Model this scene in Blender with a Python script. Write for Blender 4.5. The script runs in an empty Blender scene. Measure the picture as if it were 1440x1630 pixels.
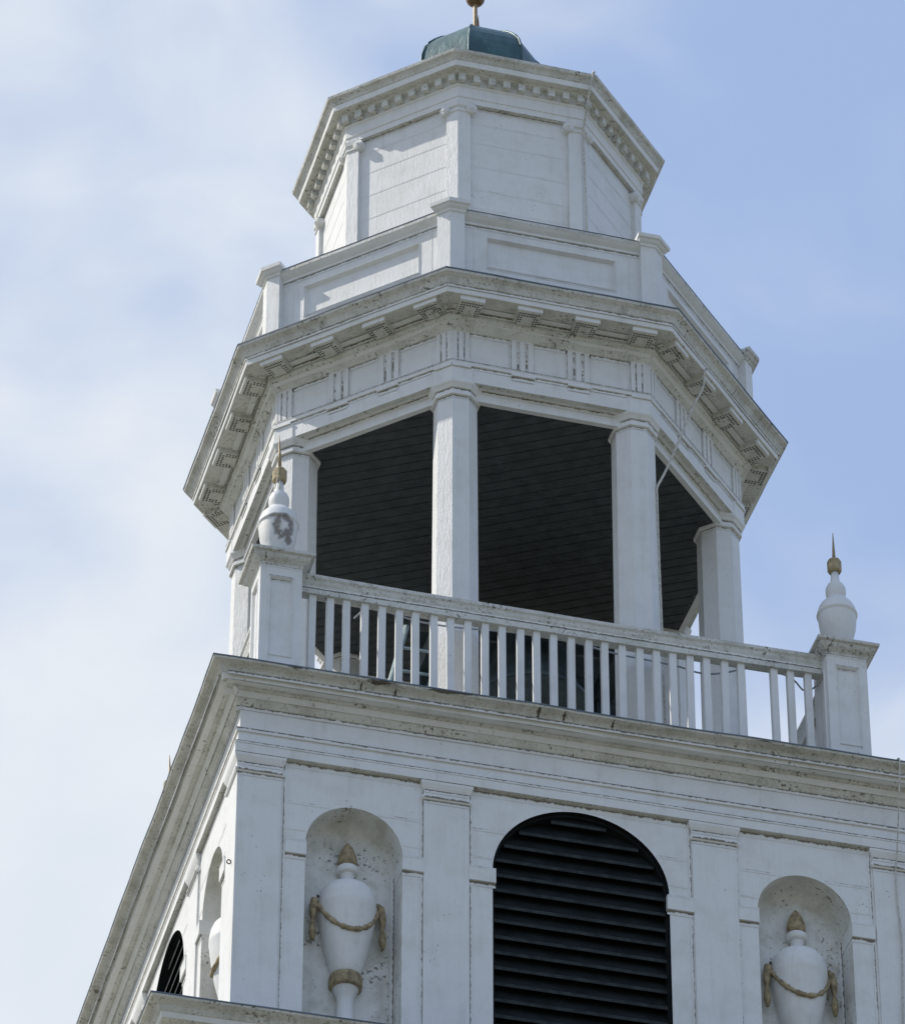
import bpy, bmesh, math, random
from mathutils import Vector, Matrix, noise

random.seed(7)
scene = bpy.context.scene
COL = scene.collection
PI = math.pi

# ------------------------------------------------------------------ camera
F_PX, YAW, PITCH, ROLL = 8552.88, 0.2522, 0.6760, 0.0016
CAM_POS = Vector((-9.5333, -35.8134, -25.3687))
fw = Vector((math.sin(YAW) * math.cos(PITCH), math.cos(YAW) * math.cos(PITCH), math.sin(PITCH)))
rt = Vector((math.cos(YAW), -math.sin(YAW), 0))
up = rt.cross(fw)
r2 = math.cos(ROLL) * rt + math.sin(ROLL) * up
u2 = -math.sin(ROLL) * rt + math.cos(ROLL) * up
cam_d = bpy.data.cameras.new("camera")
cam = bpy.data.objects.new("camera", cam_d)
COL.objects.link(cam)
cam_d.sensor_fit = 'HORIZONTAL'
cam_d.sensor_width = 36.0
cam_d.lens = F_PX / 1440.0 * 36.0
cam_d.clip_start = 0.5
cam_d.clip_end = 6000.0
m = Matrix((r2, u2, -fw)).transposed().to_4x4()
m.translation = CAM_POS
cam.matrix_world = m
scene.camera = cam

# ------------------------------------------------------------------ light
SUN_AZ = math.radians(23.0)      # behind the left (-x) side
SUN_EL = math.radians(47.0)
sun_dir = Vector((-math.cos(SUN_AZ) * math.cos(SUN_EL), math.sin(SUN_AZ) * math.cos(SUN_EL), math.sin(SUN_EL)))
sun_d = bpy.data.lights.new("sun", 'SUN')
sun_d.energy = 3.8
sun_d.angle = math.radians(0.5)
sun_d.color = (1.0, 0.95, 0.87)
sun = bpy.data.objects.new("sun", sun_d)
COL.objects.link(sun)
sun.rotation_euler = sun_dir.to_track_quat('Z', 'Y').to_euler()
sun.location = (-30, 10, 40)

world = bpy.data.worlds.new("World")
scene.world = world
world.use_nodes = True
wt = world.node_tree
for n in list(wt.nodes):
    wt.nodes.remove(n)


def wnode(t, **kw):
    n = wt.nodes.new(t)
    for k, v in kw.items():
        setattr(n, k, v)
    return n


SKY_K = 0.12
w_out = wnode('ShaderNodeOutputWorld')
w_bg = wnode('ShaderNodeBackground')
w_bg.inputs['Strength'].default_value = SKY_K
w_sky = wnode('ShaderNodeTexSky')
w_sky.sky_type = 'NISHITA'
w_sky.sun_disc = False
w_sky.sun_elevation = SUN_EL
w_sky.sun_rotation = math.atan2(sun_dir.x, sun_dir.y)
w_sky.air_density = 1.0
w_sky.dust_density = 1.0
w_tc = wnode('ShaderNodeTexCoord')


def wmath(op, a, b=None, c=None, clamp=False):
    n = wnode('ShaderNodeMath', operation=op, use_clamp=clamp)
    for i, v in enumerate((a, b, c)):
        if v is None:
            continue
        if isinstance(v, (int, float)):
            n.inputs[i].default_value = v
        else:
            wt.links.new(v, n.inputs[i])
    return n.outputs[0]


def wnoise(scale, detail, rough, off):
    mp = wnode('ShaderNodeMapping')
    mp.inputs['Location'].default_value = off
    mp.inputs['Scale'].default_value = (scale, scale, scale * 1.5)
    wt.links.new(w_tc.outputs['Generated'], mp.inputs['Vector'])
    n = wnode('ShaderNodeTexNoise')
    n.inputs['Scale'].default_value = 1.0
    n.inputs['Detail'].default_value = detail
    n.inputs['Roughness'].default_value = rough
    n.inputs['Distortion'].default_value = 0.35
    wt.links.new(mp.outputs['Vector'], n.inputs['Vector'])
    return n.outputs['Fac']


def wdot(v):
    n = wnode('ShaderNodeVectorMath', operation='DOT_PRODUCT')
    wt.links.new(w_tc.outputs['Generated'], n.inputs[0])
    n.inputs[1].default_value = v
    return n.outputs['Value']


# thin high haze everywhere, and soft banks of cloud low in the west and north
n1 = wnoise(8.0, 3.0, 0.45, (9.7, 3.1, 6.6))
n2 = wnoise(21.0, 5.0, 0.5, (2.1, 8.2, 1.0))
bank = wdot((-1.6, 0.0, -0.9))
north = wdot((0.0, 1.0, 0.0))
dens = wmath('MULTIPLY_ADD', n1, 2.9, -1.45)
dens = wmath('ADD', dens, wmath('MULTIPLY_ADD', n2, 0.95, -0.42))
dens = wmath('ADD', dens, wmath('MULTIPLY_ADD', bank, 3.7, 3.34))
mr = wnode('ShaderNodeMapRange', interpolation_type='SMOOTHSTEP')
mr.inputs['From Min'].default_value = -0.60
mr.inputs['From Max'].default_value = 0.75
wt.links.new(dens, mr.inputs['Value'])
nm = wnode('ShaderNodeMapRange', interpolation_type='SMOOTHSTEP')
nm.inputs['From Min'].default_value = -0.1
nm.inputs['From Max'].default_value = 0.6
nm.inputs['To Min'].default_value = 0.2
wt.links.new(north, nm.inputs['Value'])
cover = wmath('MULTIPLY', mr.outputs[0], nm.outputs[0])
w_hz = wnode('ShaderNodeMixRGB')
w_hz.inputs[0].default_value = 0.6
wt.links.new(w_sky.outputs[0], w_hz.inputs[1])
w_hz.inputs[2].default_value = (3.95, 5.2, 7.9, 1)
w_mix = wnode('ShaderNodeMixRGB')
wt.links.new(cover, w_mix.inputs[0])
wt.links.new(w_hz.outputs[0], w_mix.inputs[1])
w_cl = wnode('ShaderNodeMixRGB')
wt.links.new(n2, w_cl.inputs[0])
w_cl.inputs[1].default_value = (5.3, 5.9, 6.7, 1)
w_cl.inputs[2].default_value = (6.9, 7.15, 7.5, 1)
wt.links.new(w_cl.outputs[0], w_mix.inputs[2])
wt.links.new(w_mix.outputs[0], w_bg.inputs['Color'])
wt.links.new(w_bg.outputs[0], w_out.inputs['Surface'])

scene.view_settings.view_transform = 'Standard'
scene.view_settings.look = 'None'
scene.view_settings.exposure = 0.08
scene.view_settings.gamma = 1.0


# ------------------------------------------------------------------ materials
class NT:
    def __init__(self, name):
        self.m = bpy.data.materials.new(name)
        self.m.use_nodes = True
        self.t = self.m.node_tree
        self.b = self.t.nodes.get('Principled BSDF')
        self.geo = self.t.nodes.new('ShaderNodeNewGeometry')

    def node(self, t, **kw):
        n = self.t.nodes.new(t)
        for k, v in kw.items():
            setattr(n, k, v)
        return n

    def link(self, a, b):
        self.t.links.new(a, b)

    def math(self, op, a, b=None, clamp=False):
        n = self.node('ShaderNodeMath', operation=op, use_clamp=clamp)
        for i, v in enumerate((a, b)):
            if v is None:
                continue
            if isinstance(v, (int, float)):
                n.inputs[i].default_value = v
            else:
                self.link(v, n.inputs[i])
        return n.outputs[0]

    def noise(self, scale, detail=4.0, rough=0.55, vec=(1, 1, 1), off=(0, 0, 0)):
        mp = self.node('ShaderNodeMapping')
        mp.inputs['Scale'].default_value = vec
        mp.inputs['Location'].default_value = off
        self.link(self.geo.outputs['Position'], mp.inputs['Vector'])
        n = self.node('ShaderNodeTexNoise')
        n.inputs['Scale'].default_value = scale
        n.inputs['Detail'].default_value = detail
        n.inputs['Roughness'].default_value = rough
        self.link(mp.outputs['Vector'], n.inputs['Vector'])
        return n.outputs['Fac']

    def ramp(self, v, lo, hi):
        n = self.node('ShaderNodeMapRange', interpolation_type='SMOOTHSTEP')
        n.inputs['From Min'].default_value = lo
        n.inputs['From Max'].default_value = hi
        self.link(v, n.inputs['Value'])
        return n.outputs[0]

    def mix(self, f, a, b):
        n = self.node('ShaderNodeMixRGB')
        for i, v in enumerate((f, a, b)):
            if isinstance(v, (int, float)):
                n.inputs[i].default_value = v
            elif isinstance(v, tuple):
                n.inputs[i].default_value = (*v, 1)
            else:
                self.link(v, n.inputs[i])
        return n.outputs[0]

    def finish(self, col, rough=0.6, bump=None, bs=0.3, bd=0.01, spec=0.3, metal=0.0):
        if isinstance(col, tuple):
            self.b.inputs['Base Color'].default_value = (*col, 1)
        else:
            self.link(col, self.b.inputs['Base Color'])
        self.b.inputs['Roughness'].default_value = rough
        self.b.inputs['Specular IOR Level'].default_value = spec
        self.b.inputs['Metallic'].default_value = metal
        if bump is not None:
            n = self.node('ShaderNodeBump')
            n.inputs['Strength'].default_value = bs
            n.inputs['Distance'].default_value = bd
            self.link(bump, n.inputs['Height'])
            self.link(n.outputs[0], self.b.inputs['Normal'])
        return self.m


WHITE = (0.74, 0.74, 0.725)
DIRT = (0.10, 0.085, 0.055)


def paint_color(k, tone=WHITE, dirty=0.25, speck=0.70, mould=(0.47, 0.46, 0.38)):
    """weathered white oil paint: slow tone drift, grey-green film, small dark specks"""
    slow = k.noise(1.3, 5.0, 0.6)
    film = k.noise(4.5, 6.0, 0.65, off=(3, 1, 7))
    c = k.mix(k.math('MULTIPLY', k.ramp(slow, 0.35, 0.7), 0.22), tone, tuple(x * 0.86 for x in tone))
    c = k.mix(k.math('MULTIPLY', k.ramp(film, 0.42, 0.72), dirty), c, mould)
    grain = k.noise(38.0, 3.0, 0.6, vec=(1, 1, 0.12), off=(5, 5, 5))
    c = k.mix(k.math('MULTIPLY', k.ramp(grain, 0.5, 0.75), 0.12), c, (0.5, 0.5, 0.48))
    rain = k.noise(13.0, 4.0, 0.6, vec=(1, 1, 0.06), off=(2, 7, 5))
    c = k.mix(k.math('MULTIPLY', k.math('MULTIPLY', k.ramp(rain, 0.5, 0.72), k.ramp(film, 0.3, 0.6)), 0.22), c, (0.42, 0.41, 0.36))
    sp = k.noise(30.0, 4.0, 0.74, off=(9, 2, 4))
    cl = k.noise(3.0, 3.0, 0.5, off=(1, 8, 2))
    spm = k.ramp(k.math('ADD', sp, k.math('MULTIPLY', k.math('SUBTRACT', cl, 0.5), 0.42)), speck + 0.02, speck + 0.07)
    c = k.mix(k.math('MULTIPLY', spm, 0.85), c, DIRT)
    return c


def paint_bump(k):
    a = k.noise(40.0, 6.0, 0.7, vec=(1, 1, 0.2))
    b = k.noise(120.0, 2.0, 0.5, vec=(1, 1, 0.2), off=(2, 2, 2))
    return k.math('ADD', a, k.math('MULTIPLY', b, 0.4))


def mottle(k, c, amt):
    """rows of small dirt and mildew flecks on the sheltered mouldings"""
    n = k.noise(48.0, 5.0, 0.75, vec=(1, 1, 1), off=(3, 6, 9))
    b = k.noise(5.0, 3.0, 0.6, off=(8, 8, 1))
    v = k.math('ADD', n, k.math('MULTIPLY', k.math('SUBTRACT', b, 0.5), 0.30))
    return k.mix(k.math('MULTIPLY', k.ramp(v, 0.53, 0.66), amt), c, (0.15, 0.135, 0.095))


def make_paint(name, tone=WHITE, dirty=0.25, speck=0.70, rough=0.55, bs=0.25, mould=(0.47, 0.46, 0.38), fleck=0.0):
    k = NT(name)
    c = paint_color(k, tone, dirty, speck, mould)
    if fleck:
        c = mottle(k, c, fleck)
    return k.finish(c, rough, paint_bump(k), bs, 0.012)


def make_grime(name, tone=WHITE, lo=0.30, hi=0.62, vec=(1, 1, 1), scale=16.0):
    """dirt gathered along a joint: solid at the joint ('g' = 1), breaking into dashes and drips below it"""
    k = NT(name)
    c = paint_color(k, tone)
    at = k.node('ShaderNodeAttribute', attribute_name='g')
    n = k.noise(scale, 5.0, 0.7, vec=vec, off=(4, 4, 1))
    v = k.math('ADD', k.math('MULTIPLY', at.outputs['Fac'], 0.9), k.math('MULTIPLY', k.math('SUBTRACT', n, 0.5), 1.5))
    dk = k.mix(k.noise(30.0, 3.0), (0.20, 0.175, 0.125), (0.075, 0.064, 0.048))
    c = k.mix(k.math('MULTIPLY', k.ramp(v, lo, hi), 0.9), c, dk)
    return k.finish(c, 0.75, paint_bump(k), 0.25, 0.01)


def make_cornice(name, tone, patches=()):
    """cornice paint with runs of mildew and a few places where it has peeled to dark wood"""
    k = NT(name)
    c = paint_color(k, tone, 0.8, 0.595, (0.40, 0.395, 0.345))
    c = mottle(k, c, 0.48)
    run = k.noise(11.0, 4.0, 0.65, vec=(1, 1, 0.15), off=(6, 3, 3))
    c = k.mix(k.math('MULTIPLY', k.ramp(run, 0.56, 0.72), 0.45), c, (0.17, 0.165, 0.13))
    br = k.noise(30.0, 5.0, 0.72, vec=(0.22, 0.22, 2.0))
    for (px_, py_, pz_), (rx, ry, rz_) in patches:
        vm = k.node('ShaderNodeVectorMath', operation='SUBTRACT')
        k.link(k.geo.outputs['Position'], vm.inputs[0])
        vm.inputs[1].default_value = (px_, py_, pz_)
        dv = k.node('ShaderNodeVectorMath', operation='DIVIDE')
        k.link(vm.outputs[0], dv.inputs[0])
        dv.inputs[1].default_value = (rx, ry, rz_)
        ln = k.node('ShaderNodeVectorMath', operation='LENGTH')
        k.link(dv.outputs[0], ln.inputs[0])
        v = k.math('ADD', k.math('SUBTRACT', 1.0, ln.outputs['Value']), k.math('MULTIPLY', k.math('SUBTRACT', br, 0.5), 2.6))
        c = k.mix(k.ramp(v, 0.35, 0.6), c, k.mix(br, (0.03, 0.026, 0.02), (0.16, 0.13, 0.095)))
    return k.finish(c, 0.6, paint_bump(k), 0.6, 0.012)


M = {}
M['wall'] = make_paint('white_wall_paint', dirty=0.26, speck=0.675)
M['clean'] = make_paint('white_trim_paint', dirty=0.2, speck=0.685)
M['flaky'] = make_paint('flaking_white_paint', dirty=0.2, speck=0.69, bs=0.5)
M['cornice'] = make_cornice('weathered_cornice_paint', (0.64, 0.635, 0.60))
M['deck_cyma'] = make_cornice('peeling_cornice_paint', (0.62, 0.615, 0.57), (
    ((-1.66, -2.98, -0.012), (0.24, 0.2, 0.030)), ((-1.80, -2.95, -0.07), (0.016, 0.2, 0.11)), ((-1.52, -2.95, -0.07), (0.018, 0.2, 0.12)),
    ((-0.36, -2.96, -0.05), (0.022, 0.2, 0.10)), ((-2.35, -2.99, -0.008), (0.10, 0.2, 0.016)), ((-0.15, -2.96, -0.05), (0.020, 0.2, 0.07)), ((0.25, -2.96, -0.06), (0.018, 0.2, 0.07)), ((-1.1, -2.99, -0.01), (0.3, 0.2, 0.018)), ((1.5, -2.99, -0.01), (0.2, 0.2, 0.014))))
M['fillet'] = make_paint('cornice_fillet_paint', tone=(0.76, 0.76, 0.745), dirty=0.2, speck=0.66, bs=0.4)
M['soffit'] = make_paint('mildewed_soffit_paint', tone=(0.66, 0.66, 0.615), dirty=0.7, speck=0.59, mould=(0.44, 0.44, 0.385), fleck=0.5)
M['niche'] = make_paint('niche_paint', tone=(0.71, 0.71, 0.68), dirty=0.7, speck=0.60, mould=(0.44, 0.43, 0.36), fleck=0.12)
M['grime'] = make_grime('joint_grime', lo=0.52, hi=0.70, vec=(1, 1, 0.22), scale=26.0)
M['seam'] = make_grime('board_seam', lo=0.66, hi=0.95, vec=(1, 1, 0.3), scale=7.0)
M['vgrime'] = make_grime('upright_joint_grime', lo=0.62, hi=0.82, vec=(1, 1, 1), scale=20.0)
M['dash'] = make_grime('soffit_dirt_dashes', lo=0.72, hi=0.88, vec=(1, 1, 1), scale=17.0)


def simple(name, col, rough=0.6, var=0.25, scale=8.0, bs=0.2, metal=0.0, spec=0.3, vec=(1, 1, 1)):
    k = NT(name)
    n = k.noise(scale, 5.0, 0.6, vec=vec)
    c = k.mix(k.ramp(n, 0.3, 0.7), tuple(x * (1 - var) for x in col), tuple(min(1, x * (1 + var)) for x in col))
    return k.finish(c, rough, n, bs, 0.01, spec, metal)


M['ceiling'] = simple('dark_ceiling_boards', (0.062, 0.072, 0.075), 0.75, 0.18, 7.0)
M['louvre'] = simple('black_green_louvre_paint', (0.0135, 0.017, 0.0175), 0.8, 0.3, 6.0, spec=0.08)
M['slat_edge'] = simple('lit_slat_edge', (0.036, 0.043, 0.044), 0.8, 0.35, 9.0, spec=0.1)  # light caught by the slat fronts, painted in as a paler tone
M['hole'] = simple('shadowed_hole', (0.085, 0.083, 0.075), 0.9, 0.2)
M['gold'] = simple('worn_ochre_gilding', (0.31, 0.25, 0.15), 0.7, 0.4, 22.0)
M['gilt'] = simple('faded_gilt_block', (0.36, 0.29, 0.165), 0.6, 0.25, 20.0)
M['bronze'] = simple('tarnished_gilt_copper', (0.20, 0.125, 0.07), 0.45, 0.35, 20.0, metal=0.5)
M['rod'] = simple('rod_gilt', (0.33, 0.25, 0.15), 0.5, 0.2, 30.0, metal=0.2)
M['rope'] = simple('grey_white_cable_sheath', (0.52, 0.50, 0.45), 0.7, 0.25, 40.0)
M['wire'] = simple('grey_string_light_wire', (0.34, 0.36, 0.38), 0.6, 0.2, 40.0)
M['iron'] = simple('rusty_iron', (0.07, 0.05, 0.04), 0.7, 0.4, 40.0)
M['bell'] = simple('verdigris_bell_bronze', (0.07, 0.095, 0.10), 0.45, 0.3, 6.0, metal=0.3)
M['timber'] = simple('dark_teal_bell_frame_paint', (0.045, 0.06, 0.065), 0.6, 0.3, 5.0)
M['steel'] = simple('pale_teal_ladder_paint', (0.36, 0.43, 0.43), 0.5, 0.2, 10.0)
M['lead'] = simple('grey_deck_metal', (0.12, 0.15, 0.19), 0.5, 0.2, 3.0)
M['slate'] = simple('lower_roof_grey', (0.16, 0.16, 0.165), 0.7, 0.3, 2.0)


def copper():
    k = NT('teal_verdigris_copper')
    n = k.noise(7.0, 6.0, 0.65, vec=(1, 1, 0.5))
    s = k.noise(45.0, 3.0, 0.7)
    c = k.mix(k.ramp(n, 0.3, 0.7), (0.022, 0.066, 0.075), (0.055, 0.13, 0.135))
    c = k.mix(k.math('MULTIPLY', k.ramp(s, 0.62, 0.72), 0.6), c, (0.22, 0.33, 0.33))
    return k.finish(c, 0.42, n, 0.4, 0.02, 0.5, 0.2)


M['copper'] = copper()


def stained():
    """urn paint with one peeled, rust-brown ring-shaped patch facing the street"""
    k = NT('peeling_urn_paint')
    c = paint_color(k)
    wob_ = k.noise(16.0, 4.0, 0.65)

    def blob(cen, sc_, r0, r1, ring=None):
        vm = k.node('ShaderNodeVectorMath', operation='SUBTRACT')
        k.link(k.geo.outputs['Position'], vm.inputs[0])
        vm.inputs[1].default_value = cen
        sc = k.node('ShaderNodeVectorMath', operation='MULTIPLY')
        k.link(vm.outputs[0], sc.inputs[0])
        sc.inputs[1].default_value = sc_
        ln = k.node('ShaderNodeVectorMath', operation='LENGTH')
        k.link(sc.outputs[0], ln.inputs[0])
        d = k.math('ADD', ln.outputs['Value'], k.math('MULTIPLY', k.math('SUBTRACT', wob_, 0.5), 0.085))
        if ring:
            d = k.math('ABSOLUTE', k.math('SUBTRACT', d, ring))
        return k.math('SUBTRACT', 1.0, k.ramp(d, r0, r1))
    bl = k.noise(38.0, 4.0, 0.7)
    msk = blob((-2.365, -2.53, 1.775), (1.0, 0.45, 0.75), 0.012, 0.040, 0.062)
    msk = k.math('MULTIPLY', msk, k.ramp(bl, 0.30, 0.46))
    msk = k.math('MAXIMUM', msk, blob((-2.325, -2.53, 1.665), (1.0, 0.3, 0.8), 0.022, 0.05))
    msk = k.math('MAXIMUM', msk, blob((-2.345, -2.53, 1.73), (1.4, 0.3, 1.0), 0.012, 0.04))
    msk = k.math('MAXIMUM', msk, k.math('MULTIPLY', blob((-2.455, -2.53, 1.872), (0.75, 0.3, 1.8), 0.015, 0.045), 0.75))
    rust = k.mix(bl, (0.04, 0.032, 0.028), (0.24, 0.185, 0.145))
    c = k.mix(k.math('MULTIPLY', msk, 0.82), c, rust)
    return k.finish(c, 0.5, paint_bump(k), 0.3, 0.012)


M['stained'] = stained()


def ground_mat():
    k = NT('mown_grass_and_dry_earth')
    n = k.noise(0.15, 6.0, 0.6)
    f = k.noise(3.0, 5.0, 0.7)
    c = k.mix(k.ramp(n, 0.35, 0.65), (0.17, 0.17, 0.115), (0.25, 0.235, 0.19))
    c = k.mix(k.math('MULTIPLY', f, 0.4), c, (0.13, 0.13, 0.085))
    return k.finish(c, 0.9, f, 0.5, 0.05)


M['ground'] = ground_mat()
M['asphalt'] = simple('asphalt', (0.06, 0.06, 0.06), 0.9, 0.2, 20.0)


# ------------------------------------------------------------------ mesh helper
class MB:
    def __init__(self):
        self.v, self.f, self.mi, self.g, self.sm = [], [], [], [], []

    def vert(self, p, g=0.0):
        self.v.append(tuple(p))
        self.g.append(g)
        return len(self.v) - 1

    def poly(self, pts, mi=0, g=None, smooth=False):
        ids = [self.vert(p, 0.0 if g is None else g[i]) for i, p in enumerate(pts)]
        self.f.append(ids)
        self.mi.append(mi)
        self.sm.append(smooth)

    def face(self, ids, mi=0, smooth=False):
        self.f.append(list(ids))
        self.mi.append(mi)
        self.sm.append(smooth)

    def box(self, x0, x1, y0, y1, z0, z1, mi=0, fn=None):
        P = [(x0, y0, z0), (x1, y0, z0), (x1, y1, z0), (x0, y1, z0), (x0, y0, z1), (x1, y0, z1), (x1, y1, z1), (x0, y1, z1)]
        if fn:
            P = [fn(*p) for p in P]
        i = [self.vert(p) for p in P]
        for q in ((0, 3, 2, 1), (4, 5, 6, 7), (0, 1, 5, 4), (1, 2, 6, 5), (2, 3, 7, 6), (3, 0, 4, 7)):
            self.face([i[a] for a in q], mi)

    def lathe(self, prof, n=24, cx=0, cy=0, mi=0, smooth=True, a0=0.0, fn=None):
        rings = []
        for r, z in prof:
            ring = []
            for j in range(n):
                a = a0 + 2 * PI * j / n
                p = (cx + r * math.cos(a), cy + r * math.sin(a), z)
                ring.append(self.vert(fn(*p) if fn else p))
            rings.append(ring)
        for i in range(len(rings) - 1):
            for j in range(n):
                self.face([rings[i][j], rings[i][(j + 1) % n], rings[i + 1][(j + 1) % n], rings[i + 1][j]], mi, smooth)
        self.face(list(reversed(rings[0])), mi)
        self.face(rings[-1], mi)

    def tube(self, pts, r, n=8, mi=0, radii=None):
        pts = [Vector(p) for p in pts]
        rings = []
        for i, p in enumerate(pts):
            d = (pts[min(i + 1, len(pts) - 1)] - pts[max(i - 1, 0)]).normalized()
            a = Vector((0, 0, 1)) if abs(d.z) < 0.9 else Vector((1, 0, 0))
            x = d.cross(a).normalized()
            y = d.cross(x)
            rr = radii[i] if radii else r
            rings.append([self.vert(p + (x * math.cos(2 * PI * j / n) + y * math.sin(2 * PI * j / n)) * rr) for j in range(n)])
        for i in range(len(rings) - 1):
            for j in range(n):
                self.face([rings[i][j], rings[i + 1][j], rings[i + 1][(j + 1) % n], rings[i][(j + 1) % n]], mi, True)
        self.face(rings[0], mi)
        self.face(list(reversed(rings[-1])), mi)

    def strip(self, a, b, down, nrm, off=0.003, mi=1, gtop=1.0, gbot=0.0, seg=1):
        """dirt strip along a-b, spreading by vector 'down'"""
        a, b, down, nrm = Vector(a), Vector(b), Vector(down), Vector(nrm).normalized() * off
        self.poly([a + nrm, b + nrm, b + down + nrm, a + down + nrm], mi, (gtop, gtop, gbot, gbot))

    def build(self, name, mats, parent=None):
        me = bpy.data.meshes.new(name)
        me.from_pydata(self.v, [], self.f)
        if not isinstance(mats, (list, tuple)):
            mats = [mats]
        for mt in mats:
            me.materials.append(mt)
        me.polygons.foreach_set('material_index', self.mi)
        me.polygons.foreach_set('use_smooth', self.sm)
        if any(self.g):
            at = me.attributes.new('g', 'FLOAT', 'POINT')
            at.data.foreach_set('value', self.g)
        bm = bmesh.new()
        bm.from_mesh(me)
        bmesh.ops.recalc_face_normals(bm, faces=[f for f in bm.faces])
        bm.to_mesh(me)
        bm.free()
        me.update()
        o = bpy.data.objects.new(name, me)
        COL.objects.link(o)
        if parent is not None:
            adopt(o, parent)
        return o


def root_loc(o):
    p = Vector((0, 0, 0))
    while o is not None:
        p = p + o.location
        o = o.parent
    return p


def adopt(o, parent):
    """parent a part whose mesh is written in world coordinates"""
    o.parent = parent
    o.matrix_parent_inverse = (WM[parent.name] if parent.name in WM else Matrix.Identity(4)).inverted()


WM = {}


def tag(o, label, cat, group=None, kind=None):
    if label:
        o['label'] = label
    if cat:
        o['category'] = cat
    if group:
        o['group'] = group
    if kind:
        o['kind'] = kind
    return o


def thing(name, label, cat, loc=(0, 0, 0), group=None, rz=0.0):
    o = bpy.data.objects.new(name, None)
    o.empty_display_size = 0.2
    o.location = loc
    o.rotation_euler = (0, 0, rz)
    COL.objects.link(o)
    WM[o.name] = Matrix.Translation(Vector(loc)) @ Matrix.Rotation(rz, 4, 'Z')
    return tag(o, label, cat, group)


def copy_tree(o, parent=None):
    c = o.copy()
    COL.objects.link(c)
    if parent is not None:
        c.parent = parent
    for ch in [x for x in COL.objects if x.parent == o]:
        copy_tree(ch, c)
    return c


def clone(o, parent, mw):
    """another copy of a part (mesh in local coordinates) placed at matrix mw (world)"""
    c = o.copy()
    COL.objects.link(c)
    c.parent = parent
    c.matrix_parent_inverse = o.matrix_parent_inverse.copy()
    c.matrix_basis = mw
    return c


def wob(p, amp=0.004, sc=1.6):
    """hand-built timber is never dead straight"""
    n = noise.noise_vector(Vector(p) * sc)
    n2 = noise.noise_vector(Vector(p) * sc * 5.0)
    return Vector(p) + n * amp + n2 * amp * 0.35


# ------------------------------------------------------------------ the setting
g = MB()
g.poly([(-3000, -3000, -27), (3000, -3000, -27), (3000, 3000, -27), (-3000, 3000, -27)])
o = g.build('ground', M['ground'])
o['kind'] = 'structure'
g = MB()
g.poly([(-400, -46, -26.996), (400, -46, -26.996), (400, -39, -26.996), (-400, -39, -26.996)])
o = g.build('road', M['asphalt'])
o['kind'] = 'structure'

# ------------------------------------------------------------------ the steeple: one thing
EXT, EXTY = 0.075, -0.20     # a touch wider to the right, a little shallower from front to back
steeple = thing('church_steeple', 'white painted wooden church steeple with square louvred belfry stage, octagonal open arcade and closed lantern', 'steeple', (0, 0, -27))


def sweep_rect(mb, prof, mis, seg=14, amp=0.005, c=(0, 0), ext=EXT, exty=EXTY):
    """sweep a profile [(offset, z)] round the square plan; mis = material per profile segment"""
    rings = []
    for k, (o_, z) in enumerate(prof):
        L, R_, F_, B_ = c[0] - o_, c[0] + o_ + ext, c[1] - o_, c[1] + o_ + exty
        pts = []
        for a, b in (((L, F_), (R_, F_)), ((R_, F_), (R_, B_)), ((R_, B_), (L, B_)), ((L, B_), (L, F_))):
            for s in range(seg):
                t = s / seg
                p = Vector((a[0] + (b[0] - a[0]) * t, a[1] + (b[1] - a[1]) * t, z))
                if amp:
                    q = wob(p, amp)
                    p = q
                pts.append(p)
        rings.append([mb.vert(p) for p in pts])
    n = len(rings[0])
    for k in range(len(rings) - 1):
        for j in range(n):
            mb.face([rings[k][j], rings[k][(j + 1) % n], rings[k + 1][(j + 1) % n], rings[k + 1][j]], mis[k] if isinstance(mis, (list, tuple)) else mis)


OR = 0.0153
T8 = PI / 8
OB = Vector((-0.0156, 0.0042, 0))    # the belfry and lantern lean a little to the west
OL = Vector((-0.0616, 0.0163, 0))
CT = math.cos(T8)


def oct_pt(o_, R, k, z):
    a = -PI / 2 - T8 + k * PI / 4 + OR
    return Vector((o_.x + R * math.cos(a), o_.y + R * math.sin(a), z))


def sweep_oct(mb, o_, prof, mis, seg=8, amp=0.004, close=False):
    rings = []
    for R, z in prof:
        pts = []
        for k in range(8):
            a, b = oct_pt(o_, R, k, z), oct_pt(o_, R, k + 1, z)
            for s in range(seg):
                p = a.lerp(b, s / seg)
                pts.append(wob(p, amp) if amp else p)
        rings.append([mb.vert(p) for p in pts])
    n = len(rings[0])
    for k in range(len(rings) - 1):
        for j in range(n):
            mb.face([rings[k][j], rings[k][(j + 1) % n], rings[k + 1][(j + 1) % n], rings[k + 1][j]], mis[k] if isinstance(mis, (list, tuple)) else mis)
    if close:
        mb.face(rings[-1], mis[-1] if isinstance(mis, (list, tuple)) else mis)


def oct_frame(o_, i):
    """frame of octagon face i (0 = the street front): f(s, d, z), s along the face, d outward from the axis"""
    an = -PI / 2 + i * PI / 4 + OR
    n = Vector((math.cos(an), math.sin(an), 0))
    t = Vector((-math.sin(an), math.cos(an), 0))

    def f(s, d, z):
        return Vector((o_.x, o_.y, z)) + n * d + t * s
    return f, n, t, an


def oct_line(mb, o_, R, z, drop, mi, gt=1.0, gb=0.0, faces=range(8), off=0.004, inset=0.0):
    for i in faces:
        f, n, t, an = oct_frame(o_, i)
        h = R * math.sin(T8) - inset
        d = R * CT
        mb.strip(f(-h, d, z), f(h, d, z), (0, 0, -drop), n, off, mi, gt, gb)


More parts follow.
